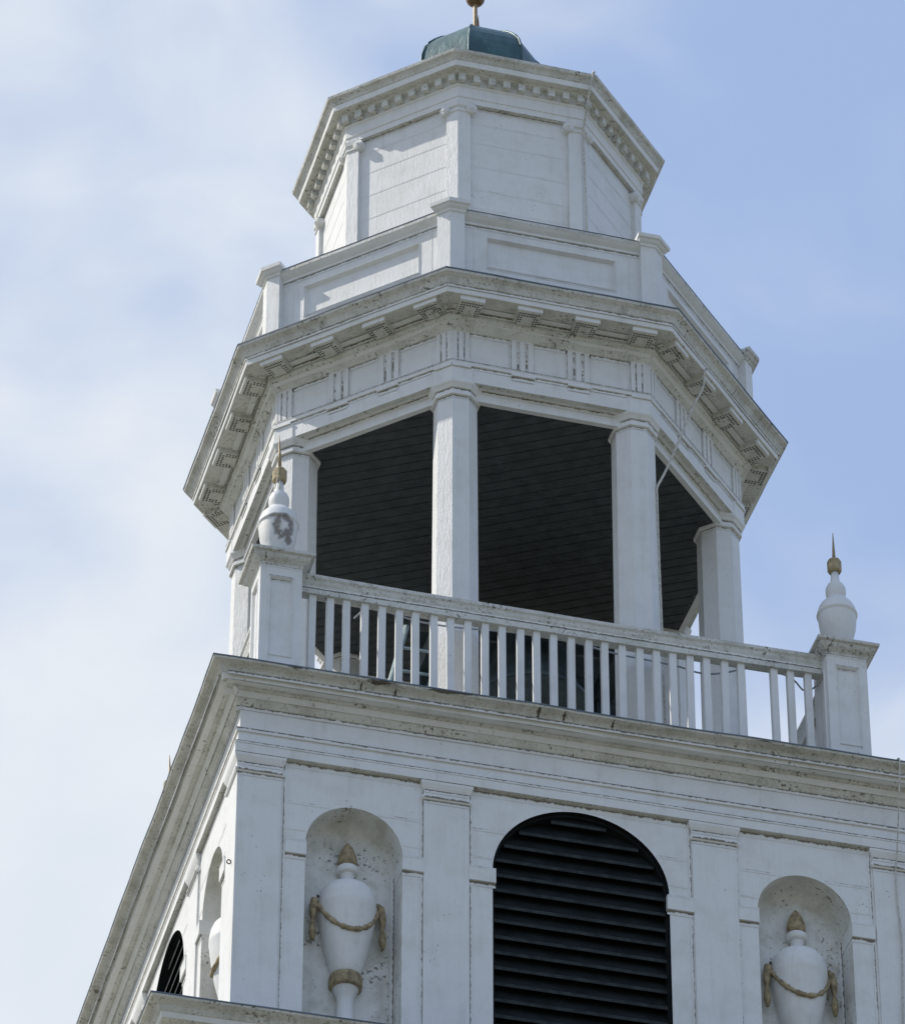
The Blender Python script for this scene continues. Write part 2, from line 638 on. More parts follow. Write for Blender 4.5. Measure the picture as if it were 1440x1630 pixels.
# --- square stage -----------------------------------------------------------
WALL = 2.708
PIL = 2.724
KY = (5.505 - 0.275) / 5.505
AY = -2.715 + 2.7525 * KY
FACES = {
    'front': (lambda s, d, z: Vector((s + 0.0375, -d, z)), 0.0, 0.0),
    'left': (lambda s, d, z: Vector((-d, -(s * KY - AY), z)), 0.0, 0.0),
    'right': (lambda s, d, z: Vector((d + EXT, s * KY + AY, z)), 0.0, 0.0),
    'back': (lambda s, d, z: Vector((-(s - 0.0375), d + EXTY, z)), 0.0, 0.0),
}
NRM = {'front': Vector((0, -1, 0)), 'left': Vector((-1, 0, 0)), 'right': Vector((1, 0, 0)), 'back': Vector((0, 1, 0))}
ZB, ZT = -4.0, -0.60
ZSP = -1.443
NICHE_HW, WIN_HW = 0.385, 0.714
RISE = {0.385: 0.385, 0.714: 0.668}
NICHE_D = 0.26
HALF = 2.7525


def arch_pts(c, hw, zs, n=36):
    return [(c - hw * math.cos(PI * i / n), zs + RISE[hw] * math.sin(PI * i / n)) for i in range(n + 1)]


for fname, (f, c0, _) in FACES.items():
    nrm = NRM[fname]
    wall = MB()
    bays = [(-1.82 + c0, NICHE_HW), (c0, WIN_HW), (1.82 + c0, NICHE_HW)]
    edges = [(-2.40 + c0, -1.26 + c0), (-0.91 + c0, 0.91 + c0), (1.26 + c0, 2.40 + c0)]

    def q(s0, s1, z0, z1, d=WALL):
        wall.poly([f(s0, d, z0), f(s1, d, z0), f(s1, d, z1), f(s0, d, z1)])
    cur = c0 - HALF + 0.02
    for (bc, hw), (e0, e1) in zip(bays, edges):
        q(cur, e0, ZB, ZT)
        q(e0, bc - hw, ZB, ZSP)
        q(bc + hw, e1, ZB, ZSP)
        q(e0, bc - hw, ZSP, ZT)
        q(bc + hw, e1, ZSP, ZT)
        ap = arch_pts(bc, hw, ZSP)
        for a, b in zip(ap, ap[1:]):
            wall.poly([f(a[0], WALL, a[1]), f(b[0], WALL, b[1]), f(b[0], WALL, ZT), f(a[0], WALL, ZT)])
        cur = e1
    q(cur, c0 + HALF - 0.02, ZB, ZT)
    # plank seams and the dirt that gathers under the architrave and beside the pilasters
    if fname in ('front', 'left'):
        for (bc, hw), (e0, e1) in zip(bays, edges):
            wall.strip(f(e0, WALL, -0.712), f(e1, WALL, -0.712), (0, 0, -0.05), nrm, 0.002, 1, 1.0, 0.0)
            for zz, k_ in ((-1.075, 0.022), (-1.33, 0.012)):
                dz = random.uniform(-.01, .01)
                h = hw * math.sqrt(max(0, 1 - ((zz + dz - k_ - ZSP) / RISE[hw]) ** 2)) if zz + dz - k_ - ZSP < RISE[hw] else 0
                if h:
                    wall.strip(f(e0, WALL, zz + dz), f(bc - h - .01, WALL, zz + dz), (0, 0, -k_), nrm, 0.002, 2, .9, 0.2)
                    wall.strip(f(bc + h + .01, WALL, zz + dz), f(e1, WALL, zz + dz), (0, 0, -k_), nrm, 0.002, 2, .9, 0.2)
                elif zz + dz - k_ > ZSP + RISE[hw]:
                    wall.strip(f(e0, WALL, zz + dz), f(e1, WALL, zz + dz), (0, 0, -k_), nrm, 0.002, 2, .9, 0.2)
            for s, dr in ((e0, 1), (e1, -1)):
                off = 0.013 if dr > 0 else -0.013
                wall.strip(f(s + off, WALL, -0.72), f(s + off, WALL, ZB), f(0.022 * dr, 0, 0) - f(0, 0, 0), nrm, 0.0025, 3, 1.0, 0.1)
    wall.build('tower_wall', [M['wall'], M['grime'], M['seam'], M['vgrime']], steeple)

    # niches (left and right) and the louvred window between them
    for (bc, hw), is_win in zip(bays, (False, True, False)):
        nb = MB()
        D = 0.30 if is_win else NICHE_D
        rings = []
        steps = [(0.0, 1.0), (D, 1.0)] if is_win else [(0.0, 1.0), (0.05, 1.0), (0.12, 1.0), (0.185, 0.985), (0.235, 0.93), (D, 0.80)]
        for dep, sc in steps:
            pts = [(bc - hw, ZB)]
            for i in range(37):
                th = PI * i / 36
                k_ = 1 - (1 - sc) * math.sin(th) ** 0.7 if sc < 1 else 1
                if i in (0, 36):
                    k_ = 1
                pts.append((bc - hw * k_ * math.cos(th), ZSP + RISE[hw] * k_ * math.sin(th)))
            pts.append((bc + hw, ZB))
            rings.append([nb.vert(f(s, WALL - dep, z)) for s, z in pts])
        for r0, r1 in zip(rings, rings[1:]):
            for j in range(len(r0) - 1):
                nb.face([r0[j], r0[j + 1], r1[j + 1], r1[j]], 0, (not is_win) and 1 <= j <= 36)
        if not is_win:
            nb.face(rings[-1], 0)
            if fname in ('front', 'left'):
                for sgn in (-1, 1):
                    nb.strip(f(bc + sgn * (hw - .002), WALL - D + .002, ZSP - .02), f(bc + sgn * (hw - .002), WALL - D + .002, ZB), f(-sgn * 0.026, 0, 0) - f(0, 0, 0), nrm, 0.003, 1, 1.0, 0.15)
            nb.build('niche', [M['niche'], M['vgrime']], steeple)
        else:
            nb.build('window_reveal', M['louvre'], steeple)
            fr = MB()
            # flat frame inside the opening and the slats
            rs = RISE[hw]
            w_ = 0.022
            ap_o = [(bc - hw + .001, ZB)] + [(bc - (hw - .001) * math.cos(PI * i / 36), ZSP + (rs - .001) * math.sin(PI * i / 36)) for i in range(37)] + [(bc + hw - .001, ZB)]
            ap_i = [(bc - hw + w_, ZB)] + [(bc - (hw - w_) * math.cos(PI * i / 36), ZSP + (rs - w_) * math.sin(PI * i / 36)) for i in range(37)] + [(bc + hw - w_, ZB)]
            for j in range(len(ap_o) - 1):
                for d0 in (WALL - 0.045, WALL - 0.10):
                    fr.poly([f(*ap_o[j][:1], d0, ap_o[j][1]), f(ap_o[j + 1][0], d0, ap_o[j + 1][1]), f(ap_i[j + 1][0], d0, ap_i[j + 1][1]), f(ap_i[j][0], d0, ap_i[j][1])])
                fr.poly([f(ap_i[j][0], WALL - 0.045, ap_i[j][1]), f(ap_i[j + 1][0], WALL - 0.045, ap_i[j + 1][1]), f(ap_i[j + 1][0], WALL - 0.16, ap_i[j + 1][1]), f(ap_i[j][0], WALL - 0.16, ap_i[j][1])])
            win = fr.build('louvred_window', M['louvre'], steeple)
            sl = MB()
            z = ZB + 0.1
            while z < ZSP + rs - 0.03:
                zz = z + 0.02
                h = hw - 0.006 if zz < ZSP else (hw - 0.006) * math.sqrt(max(0.0, 1 - ((zz + .02 - ZSP) / (rs - .006)) ** 2))
                if h > 0.06:
                    tl = random.uniform(-.004, .004)
                    lo, hi = z - 0.030 + tl, z + 0.128 + tl
                    P = [(bc - h, WALL - 0.050, lo), (bc + h, WALL - 0.050, lo), (bc + h, WALL - 0.140, hi), (bc - h, WALL - 0.140, hi)]
                    A = [f(*p) for p in P]
                    Bq = [f(s, d, zq + 0.030) for s, d, zq in P]
                    ids = [sl.vert(p) for p in A + Bq]
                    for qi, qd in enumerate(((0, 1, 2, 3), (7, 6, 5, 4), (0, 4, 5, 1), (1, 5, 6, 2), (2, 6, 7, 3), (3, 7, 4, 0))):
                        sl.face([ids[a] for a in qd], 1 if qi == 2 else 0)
                z += 0.145
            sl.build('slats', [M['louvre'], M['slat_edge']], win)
            bp = MB()
            bp.poly([f(s, WALL - 0.29, z) for s, z in ap_o])
            bp.build('backing', M['louvre'], win)

    # imposts at the springing
    imp = [(-2.366, -1.82 - NICHE_HW + .004), (-1.82 + NICHE_HW - .004, -1.269), (-0.906, -WIN_HW + 0.022), (WIN_HW - 0.022, 0.908), (1.274, 1.82 - NICHE_HW + .004), (1.82 + NICHE_HW - .004, 2.392)]
    for kk, (a, b) in enumerate(imp):
        ib = MB()
        d1 = WALL + 0.024
        d0 = WALL - (0.02 if kk in (2, 3) else 0.25)
        ib.box(a + c0, b + c0, d0, d1, ZSP - 0.135, ZSP - 0.002, 0, f)
        if fname in ('front', 'left'):
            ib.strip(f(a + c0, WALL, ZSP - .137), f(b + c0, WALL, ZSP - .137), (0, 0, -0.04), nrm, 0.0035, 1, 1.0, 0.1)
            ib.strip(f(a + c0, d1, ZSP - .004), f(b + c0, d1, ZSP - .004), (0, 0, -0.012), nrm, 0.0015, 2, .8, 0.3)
        ib.build('impost', [M['wall'], M['grime'], M['seam']], steeple)

    # pilasters with their capitals
    for a, b in ((-1.269, -0.906), (0.908, 1.274)):
        pb = MB()
        pb.box(a + c0, b + c0, WALL - 0.02, PIL, ZB, -0.70, 0, f)
        po = pb.build('pilaster', [M['clean']], steeple)
        cb = MB()
        prof = [(0.001, -0.885), (0.012, -0.882), (0.020, -0.868), (0.020, -0.852), (0.004, -0.846), (0.004, -0.800), (0.006, -0.785), (0.016, -0.765), (0.028, -0.735), (0.0285, -0.712)]
        for (o0, z0), (o1, z1) in zip(prof, prof[1:]):
            cb.poly([f(a + c0 - o0, PIL + o0, z0), f(b + c0 + o0, PIL + o0, z0), f(b + c0 + o1, PIL + o1, z1), f(a + c0 - o1, PIL + o1, z1)])
            for s0, s1 in ((a + c0 - o0, a + c0 - o1), (b + c0 + o0, b + c0 + o1)):
                cb.poly([f(s0, PIL + o0, z0), f(s0, WALL - .01, z0), f(s1, WALL - .01, z1), f(s1, PIL + o1, z1)])
        if fname in ('front', 'left'):
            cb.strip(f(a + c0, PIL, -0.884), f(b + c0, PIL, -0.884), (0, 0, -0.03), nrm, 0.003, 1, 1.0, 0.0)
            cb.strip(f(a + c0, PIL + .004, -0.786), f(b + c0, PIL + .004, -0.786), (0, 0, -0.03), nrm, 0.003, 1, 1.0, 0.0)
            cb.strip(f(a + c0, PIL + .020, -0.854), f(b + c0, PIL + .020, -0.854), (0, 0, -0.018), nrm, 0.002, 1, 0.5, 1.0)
        cb.build('capital', [M['clean'], M['grime']], po)

# corner pilasters: an L shape round each corner
for sx, sy in ((-1, -1), (1, -1), (-1, 1), (1, 1)):
    X = -PIL if sx < 0 else PIL + EXT
    Y = -PIL if sy < 0 else PIL + EXTY
    W_ = 0.355

    def cf(u, v, z, X=X, Y=Y, sx=sx, sy=sy):
        return Vector((X - sx * u, Y - sy * v, z))
    pb = MB()
    pb.box(0, W_, 0, 0.04, ZB, -0.70, 0, cf)
    pb.box(0, 0.04, 0.04, W_, ZB, -0.70, 0, cf)
    po = pb.build('corner_pilaster', [M['clean']], steeple)
    cb = MB()
    prof = [(0.001, -0.885), (0.012, -0.882), (0.020, -0.868), (0.020, -0.852), (0.004, -0.846), (0.004, -0.800), (0.006, -0.785), (0.016, -0.765), (0.028, -0.735), (0.0285, -0.712)]
    for (o0, z0), (o1, z1) in zip(prof, prof[1:]):
        cb.poly([cf(-o0, -o0, z0), cf(W_ + o0, -o0, z0), cf(W_ + o1, -o1, z1), cf(-o1, -o1, z1)])
        cb.poly([cf(-o0, -o0, z0), cf(-o0, W_ + o0, z0), cf(-o1, W_ + o1, z1), cf(-o1, -o1, z1)])
        cb.poly([cf(W_ + o0, -o0, z0), cf(W_ + o0, 0.05, z0), cf(W_ + o1, 0.05, z1), cf(W_ + o1, -o1, z1)])
        cb.poly([cf(-o0, W_ + o0, z0), cf(0.05, W_ + o0, z0), cf(0.05, W_ + o1, z1), cf(-o1, W_ + o1, z1)])
    if sy < 0:
        cb.strip(cf(0, 0, -0.884), cf(W_, 0, -0.884), (0, 0, -0.03), (0, -1, 0), 0.003, 1, 1.0, 0.0)
        cb.strip(cf(0, -.004, -0.786), cf(W_, -.004, -0.786), (0, 0, -0.03), (0, -1, 0), 0.003, 1, 1.0, 0.0)
        cb.strip(cf(0, -.020, -0.854), cf(W_, -.020, -0.854), (0, 0, -0.018), (0, -1, 0), 0.002, 1, 0.5, 1.0)
    cb.build('capital', [M['clean'], M['grime']], po)

# entablature of the square stage
en = MB()
prof = [(2.66, -0.708), (2.752, -0.706), (2.753, -0.603), (2.730, -0.598), (2.726, -0.500), (2.734, -0.496), (2.736, -0.462), (2.711, -0.455), (2.712, -0.20)]
sweep_rect(en, prof, [1, 0, 0, 0, 0, 0, 0, 0], seg=16, amp=0.003)
for nm, (f, c0, _) in FACES.items():
    if nm in ('front', 'left'):
        n_ = NRM[nm]
        for d, z, dr, off, mi in ((2.712, -0.243, 0.036, .006, 2), (2.728, -0.600, 0.05, .0045, 2), (2.753, -0.604, 0.022, 0.004, 2), (2.736, -0.466, 0.034, .004, 2)):
            if d == 2.728:
                continue
            k = 12
            for i in range(k):
                a0 = c0 - HALF - .03 + (2 * HALF + .06) * i / k
                a1 = c0 - HALF - .03 + (2 * HALF + .06) * (i + 1) / k
                en.strip(f(a0, d, z), f(a1, d, z), (0, 0, -dr), n_, off, mi, 1.0, 0.0)
en.build('tower_entablature', [M['clean'], M['soffit'], M['grime']], steeple)

# deck cornice
dc = MB()
prof = [(2.710, -0.246), (2.716, -0.241), (2.722, -0.236), (2.762, -0.190), (2.785, -0.163), (2.806, -0.142), (2.810, -0.134), (2.889, -0.130), (2.893, -0.122), (2.904, -0.090),
        (2.912, -0.086), (2.922, -0.070), (2.930, -0.052), (2.945, -0.040), (2.975, -0.028), (2.995, -0.022), (3.001, -0.006), (3.006, -0.005), (3.006, 0.006), (2.0, 0.03)]
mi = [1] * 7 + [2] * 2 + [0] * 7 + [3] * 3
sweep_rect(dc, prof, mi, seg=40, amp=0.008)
for nm, (f, c0, _) in FACES.items():
    if nm in ('front', 'left'):
        n_ = NRM[nm]
        k = 10
        for i in range(k):
            a0 = c0 - 2.9 + 5.8 * i / k
            a1 = c0 - 2.9 + 5.8 * (i + 1) / k
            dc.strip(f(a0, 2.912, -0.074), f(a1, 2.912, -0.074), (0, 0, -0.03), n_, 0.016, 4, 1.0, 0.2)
            for d_, z_, wd in ((2.846, -0.1395, 0.05), (2.874, -0.138, 0.02)):
                dc.poly([f(a0, d_, z_), f(a1, d_, z_), f(a1, d_ + wd, z_ + .001), f(a0, d_ + wd, z_ + .001)], 5, (.62, .62, .62, .62))
            p_, q_ = (2.800, -0.152), (2.768, -0.190)
            dc.poly([f(a0, p_[0], p_[1] - .004), f(a1, p_[0], p_[1] - .004), f(a1, q_[0], q_[1] - .004), f(a0, q_[0], q_[1] - .004)], 5, (.6, .6, .6, .6))
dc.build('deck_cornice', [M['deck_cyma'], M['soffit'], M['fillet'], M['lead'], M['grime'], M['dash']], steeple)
dk = MB()
dk.box(-2.3, 2.3, -2.3, 2.3, -0.1, 0.032)
dk.build('belfry_deck', M['lead'], steeple)

# lower cornice and the base below it
lc = MB()
Z0 = -3.529
S0 = 3.469 - 3.001
prof2 = [(o_ + S0, z + Z0) for o_, z in prof[:-1]] + [(2.6, Z0 + 0.06)]
sweep_rect(lc, prof2, mi, seg=24, amp=0.006)
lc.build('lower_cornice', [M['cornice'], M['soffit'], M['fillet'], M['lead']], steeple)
lb = MB()
sweep_rect(lb, [(3.19, -27.0), (3.20, -4.0), (3.18, -3.72)], 0, seg=2, amp=0)
lb.box(-3.26, -2.9, -3.28, -2.9, -27, -3.9)
lb.box(2.98, 3.335, -3.28, -2.9, -27, -3.9)
lb.build('tower_base', M['wall'], steeple)
nv = MB()
nv.box(-7.5, 7.5, 3.5, 30, -27, -14.5)
nv.build('nave_wall', M['wall'], steeple)
nr = MB()
for sx in (-1, 1):
    nr.poly([(sx * 8.1, 3.4, -14.8), (sx * 8.1, 30.5, -14.8), (0, 30.5, -10.2), (0, 3.4, -10.2)])
    nr.poly([(sx * 8.1, 3.4, -14.4), (sx * 8.1, 30.5, -14.4), (0, 30.5, -9.8), (0, 3.4, -9.8)])
nr.poly([(-8.1, 3.4, -14.8), (0, 3.4, -10.2), (8.1, 3.4, -14.8), (8.1, 3.4, -14.4), (0, 3.4, -9.8), (-8.1, 3.4, -14.4)])
nr.build('nave_roof', M['slate'], steeple)

# --- octagonal belfry ---------------------------------------------------------
# columns: eight-sided shafts set at the corners
RC = 2.056


def oct_shaft(mb, prof, o_=(0, 0), mi=0, a0=PI / 8 + OR, amp=0.0):
    rings = []
    for r, z in prof:
        rings.append([mb.vert(wob((o_[0] + r * math.cos(a0 + k * PI / 4), o_[1] + r * math.sin(a0 + k * PI / 4), z), amp) if amp else (o_[0] + r * math.cos(a0 + k * PI / 4), o_[1] + r * math.sin(a0 + k * PI / 4), z)) for k in range(8)])
    for i in range(len(rings) - 1):
        for k in range(8):
            mb.face([rings[i][k], rings[i][(k + 1) % 8], rings[i + 1][(k + 1) % 8], rings[i + 1][k]], mi)
    mb.face(list(reversed(rings[0])), mi)
    mb.face(rings[-1], mi)


cs = MB()
oct_shaft(cs, [(0.225, 0.02), (0.225, 0.16), (0.205, 0.175), (0.198, 0.20), (0.197, 1.0), (0.194, 2.0), (0.190, 3.0), (0.186, 3.86)], amp=0.0)
cc = MB()
oct_shaft(cc, [(0.190, 3.845), (0.212, 3.850), (0.214, 3.880), (0.200, 3.886), (0.200, 3.914), (0.216, 3.918), (0.221, 3.928), (0.230, 3.942), (0.243, 3.957), (0.247, 3.970), (0.247, 3.984), (0.240, 3.992), (0.240, 4.124)])
for k in range(8):
    a = PI / 8 + OR + k * PI / 4
    n_ = Vector((math.cos(a - PI / 8), math.sin(a - PI / 8), 0))
    t_ = Vector((-math.sin(a - PI / 8), math.cos(a - PI / 8), 0))
    for r, z, dr in ((0.200, 3.914, 0.026), (0.187, 3.847, 0.026)):
        h = r * math.sin(PI / 8)
        c_ = n_ * (r * CT)
        cc.strip(c_ - t_ * h + Vector((0, 0, z)), c_ + t_ * h + Vector((0, 0, z)), (0, 0, -dr), n_, 0.003, 1, 1.0, 0.25)
col0 = cap0 = None
for k in range(8):
    p = oct_pt(OB, RC, k, 0)
    if col0 is None:
        col0 = cs.build('belfry_column', [M['flaky']], steeple)
        col0.matrix_basis = Matrix.Translation(p)
        cap0 = cc.build('capital', [M['clean'], M['grime']], col0)
        cap0.matrix_parent_inverse = Matrix.Identity(4)
    else:
        c = col0.copy()
        COL.objects.link(c)
        c.parent = steeple
        c.matrix_parent_inverse = col0.matrix_parent_inverse.copy()
        c.matrix_basis = Matrix.Translation(p)
        d = cap0.copy()
        COL.objects.link(d)
        d.parent = c

# entablature over the columns
eb = MB()
RA = 2.283
sweep_oct(eb, OB, [(2.02 / CT - .05 / CT, 3.905), (2.02 / CT - 0.05 / CT, 3.866), (2.02 / CT, 3.864), (2.02 / CT, 3.982), (RA, 3.984), (RA + .002, 4.148), (2.303, 4.152), (2.304, 4.190), (2.268, 4.196), (2.268, 4.60)],
          [0, 0, 0, 1, 0, 0, 0, 0, 0], seg=8, amp=0.003)
oct_line(eb, OB, RA + .003, 4.150, 0.03, 2, 1.0, 0.0, off=0.003)
oct_line(eb, OB, 2.304, 4.196, 0.012, 2, 1.0, 0.4, off=0.004)
oct_line(eb, OB, 2.268, 4.542, 0.04, 2, 1.0, 0.0, off=0.004)
oct_line(eb, OB, 2.268, 4.218, 0.022, 2, 0.2, 1.0, off=0.004)
oct_line(eb, OB, 2.02 / CT, 3.984, 0.035, 2, 1.0, 0.0, off=0.003, inset=0.2)
for i in range(8):
    f, n, t, an = oct_frame(OB, i)
    eb.poly([f(-.62, 2.035, 3.9805), f(.62, 2.035, 3.9805), f(.62, 2.065, 3.9805), f(-.62, 2.065, 3.9805)], 3, (.7, .7, .55, .55))
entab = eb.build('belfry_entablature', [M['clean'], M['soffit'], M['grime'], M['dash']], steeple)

# triglyphs (three upright shanks and the little board under the taenia)
HF = 2.268 * math.sin(T8)
tg = MB()


def tri(mb, xs):
    for a, b in xs:
        mb.box(a, b, -0.002, 0.013, 4.196, 4.552)
    lo, hi = min(a for a, b in xs), max(b for a, b in xs)
    mb.box(lo, hi, -0.002, 0.004, 4.196, 4.552, 0)
    mb.box(lo, hi, -0.002, 0.014, 4.528, 4.5525, 0)
    # dirt in the grooves
    for (a, b), (a2, b2) in zip(xs, xs[1:]):
        mid, hw_ = (b + a2) / 2, (a2 - b) * 0.30
        mb.poly([(mid - hw_, 0.0055, 4.2), (mid + hw_, 0.0055, 4.2), (mid + hw_, 0.0055, 4.525), (mid - hw_, 0.0055, 4.525)], 1, (.85, .85, .72, .72))
    for s, dr in ((lo, -1), (hi, 1)):
        mb.poly([(s, 0.004, 4.2), (s + dr * .014, 0.004, 4.2), (s + dr * .014, 0.004, 4.54), (s, 0.004, 4.54)], 1, (1, .1, .1, 1))
    mb.box(lo - .006, hi + .006, 0.016, 0.040, 4.126, 4.149, 0)
    mb.poly([(lo, 0.0215, 4.125), (hi, 0.0215, 4.125), (hi, 0.0215, 4.085), (lo, 0.0215, 4.085)], 2, (1, 1, 0, 0))


w3 = 0.042
tri(tg, [(-0.098, -0.098 + w3 * 1.1), (-0.024, 0.024), (0.098 - w3 * 1.1, 0.098)])
tri0 = tg.build('triglyph', [M['clean'], M['vgrime'], M['grime']], entab)
tri0.matrix_parent_inverse = entab.matrix_parent_inverse.copy()
# the part's parent keeps an identity basis, so world placement goes through matrix_basis
tri0.matrix_parent_inverse = Matrix.Identity(4)


def face_mat(o_, i, s, d, z=0.0):
    """local x along the face (viewer's right), local y outward"""
    f, n, t, an = oct_frame(o_, i)
    p = f(s, d, z)
    mm = Matrix((( -t.x * -1, n.x, 0, p.x), (t.y, n.y, 0, p.y), (0, 0, 1, p.z), (0, 0, 0, 1)))
    return mm


cg = MB()      # corner half-triglyph
tri(cg, [(-0.150, -0.112), (-0.096, -0.056), (-0.040, 0.004)])
ctr0 = cg.build('triglyph', [M['clean'], M['vgrime'], M['grime']], entab)
ctr0.matrix_parent_inverse = Matrix.Identity(4)
cg = MB()
tri(cg, [(-0.004, 0.040), (0.056, 0.096), (0.112, 0.150)])
ctl0 = cg.build('triglyph', [M['clean'], M['vgrime'], M['grime']], entab)
ctl0.matrix_parent_inverse = Matrix.Identity(4)
for i in range(8):
    for s, src in ((-0.25, tri0), (0.25, tri0), (HF, ctr0), (-HF, ctl0)):
        mw = face_mat(OB, i, s, 2.268 * CT)
        if i == 0 and not (src is tri0 and s > 0):
            src.matrix_basis = mw
        else:
            clone(src, entab, mw)

# main cornice
mc = MB()
prof = [(2.262, 4.535), (2.284, 4.540), (2.290, 4.548), (2.318, 4.578), (2.345, 4.604), (2.366, 4.622), (2.374, 4.634), (2.376, 4.697), (2.606, 4.694), (2.610, 4.698), (2.618, 4.768), (2.632, 4.776), (2.642, 4.800), (2.658, 4.826), (2.688, 4.846), (2.700, 4.852), (2.706, 4.874), (2.712, 4.876), (2.712, 4.888), (2.30, 4.925)]
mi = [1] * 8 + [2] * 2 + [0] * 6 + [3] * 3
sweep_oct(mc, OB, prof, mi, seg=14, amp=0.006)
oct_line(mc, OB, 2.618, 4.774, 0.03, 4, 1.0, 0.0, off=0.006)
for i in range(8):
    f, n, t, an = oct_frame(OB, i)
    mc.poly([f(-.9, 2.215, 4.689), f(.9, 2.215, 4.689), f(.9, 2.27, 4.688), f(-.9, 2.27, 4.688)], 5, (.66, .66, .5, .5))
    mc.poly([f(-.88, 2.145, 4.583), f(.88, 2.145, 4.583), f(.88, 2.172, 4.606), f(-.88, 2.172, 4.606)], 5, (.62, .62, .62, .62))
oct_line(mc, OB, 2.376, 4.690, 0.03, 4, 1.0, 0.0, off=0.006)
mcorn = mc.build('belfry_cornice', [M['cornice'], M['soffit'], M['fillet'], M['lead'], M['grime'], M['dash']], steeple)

# mutules: a flat block under the soffit drilled with rows of holes
mu = MB()
mw_, md = 0.098, 0.170     # half width, depth from the bed moulding outwards
mu.box(-mw_, mw_, 0.0, md, 4.645, 4.699, 0)
mu.box(-mw_ - .012, mw_ + .012, md, md + 0.022, 4.652, 4.700, 2)
mu.box(-mw_ - .010, -mw_, 0.0, md, 4.680, 4.700, 0)
mu.box(mw_, mw_ + .010, 0.0, md, 4.680, 4.700, 0)
NX, NY = 8, 6
for ix in range(NX):
    for iy in range(NY):
        if 2 <= ix <= NX - 3 and iy < NY - 2:
            continue
        if random.random() < 0.05:
            continue
        cx_ = -mw_ + 0.014 + (2 * mw_ - 0.028) * ix / (NX - 1)
        cy_ = 0.016 + (md - 0.030) * iy / (NY - 1)
        r_ = 0.0096
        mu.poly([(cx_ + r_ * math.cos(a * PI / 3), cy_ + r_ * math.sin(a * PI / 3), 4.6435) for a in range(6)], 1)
mu0 = mu.build('mutule', [M['soffit'], M['hole'], M['clean']], mcorn)
mu0.matrix_parent_inverse = Matrix.Identity(4)
for i in range(8):
    for s in (-0.765, -0.255, 0.255, 0.765):
        mw = face_mat(OB, i, s, 2.376 * CT + .004)
        if i == 0 and s < -0.7:
            mu0.matrix_basis = mw
        else:
            clone(mu0, mcorn, mw)

# dark boarded ceiling
ce = MB()
th = math.radians(-30)
ux, uy = Vector((math.cos(th), math.sin(th), 0)), Vector((-math.sin(th), math.cos(th), 0))
ap = 1.972
poly8 = [oct_pt(OB, ap / CT, k, 0) for k in range(8)]


def clip(poly, nrm, dlim):
    out = []
    for a, b in zip(poly, poly[1:] + poly[:1]):
        da, db = a.dot(nrm) - dlim, b.dot(nrm) - dlim
        if da <= 0:
            out.append(a)
        if da * db < 0:
            out.append(a.lerp(b, da / (da - db)))
    return out


wb = 0.112
y = -2.3
while y < 2.3:
    for a0, a1, z0, z1 in ((y, y + wb - 0.008, 3.872 + random.uniform(-.001, .001), None), (y + wb - 0.008, y + wb, 3.876, None)):
        pl = clip(clip(poly8, uy, a1), -uy, -a0)
        if len(pl) > 2:
            tilt = random.uniform(-.006, .006)
            ce.poly([Vector((p.x, p.y, z0 + (p.dot(uy) - a0) * 0.02)) for p in pl], 0)
    y += wb
ce.poly([Vector((p.x, p.y, 3.93)) for p in poly8], 0)
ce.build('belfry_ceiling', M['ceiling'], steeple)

# parapet above the main cornice
RW = 2.345
pa = MB()
sweep_oct(pa, OB, [(RW - .12, 4.92), (RW, 4.918), (RW, 5.20), ], 0, seg=1, amp=0)
HP = RW * math.sin(T8)
for i in range(8):
    f, n, t, an = oct_frame(OB, i)
    d = RW * CT

    def bq(s0, s1, z0, z1, dd=d, mi=0):
        pa.poly([f(s0, dd, z0), f(s1, dd, z0), f(s1, dd, z1), f(s0, dd, z1)], mi)
    a, z0, z1, rc = 0.590, 5.250, 5.610, 0.028
    bq(-HP, HP, 5.20, z0)
    bq(-HP, -a, z0, z1)
    bq(a, HP, z0, z1)
    bq(-HP, HP, z1, 5.76)
    # moulded frame stepping into the recessed panel
    ring = [[(-a, z0), (a, z0), (a, z1), (-a, z1)], [(-a + .012, z0 + .012), (a - .012, z0 + .012), (a - .012, z1 - .012), (-a + .012, z1 - .012)],
            [(-a + .03, z0 + .03), (a - .03, z0 + .03), (a - .03, z1 - .03), (-a + .03, z1 - .03)]]
    dd = [d, d + 0.010, d - 0.030]
    for (r0, d0), (r1, d1) in zip(zip(ring, dd), zip(ring[1:], dd[1:])):
        for j in range(4):
            p, q_ = r0[j], r0[(j + 1) % 4]
            p1, q1 = r1[j], r1[(j + 1) % 4]
            pa.poly([f(p[0], d0, p[1]), f(q_[0], d0, q_[1]), f(q1[0], d1, q1[1]), f(p1[0], d1, p1[1])])
    pa.poly([f(s, d - 0.030, z) for s, z in ring[2]])
    pa.strip(f(-a + .03, d - .03, z0 + .055), f(a - .03, d - .03, z0 + .055), (0, 0, -.022), n, .002, 1, .2, 1.0)
    pa.strip(f(-a, d, z0 + .004), f(a, d, z0 + .004), (0, 0, -.012), n, .002, 1, 1.0, 0.2)
    for s in (-0.70, 0.70):
        pa.strip(f(s, d, 4.93), f(s, d, 5.71), t * 0.010, n, .002, 1, .7, 0.1)
pa.build('parapet', [M['wall'], M['seam']], steeple)
rl = MB()
sweep_oct(rl, OB, [(RW - .01, 5.715), (RW + .012, 5.720), (RW + .014, 5.742), (RW + .045, 5.765), (RW + .066, 5.786), (RW + .072, 5.790), (RW + .073, 5.822), (RW + .078, 5.830), (RW - .14, 5.850), (RW - .14, 4.93)], [0, 0, 0, 0, 0, 1, 2, 0, 0], seg=8, amp=0.004)
oct_line(rl, OB, RW, 5.715, 0.03, 3, 1.0, 0.0, off=0.003)
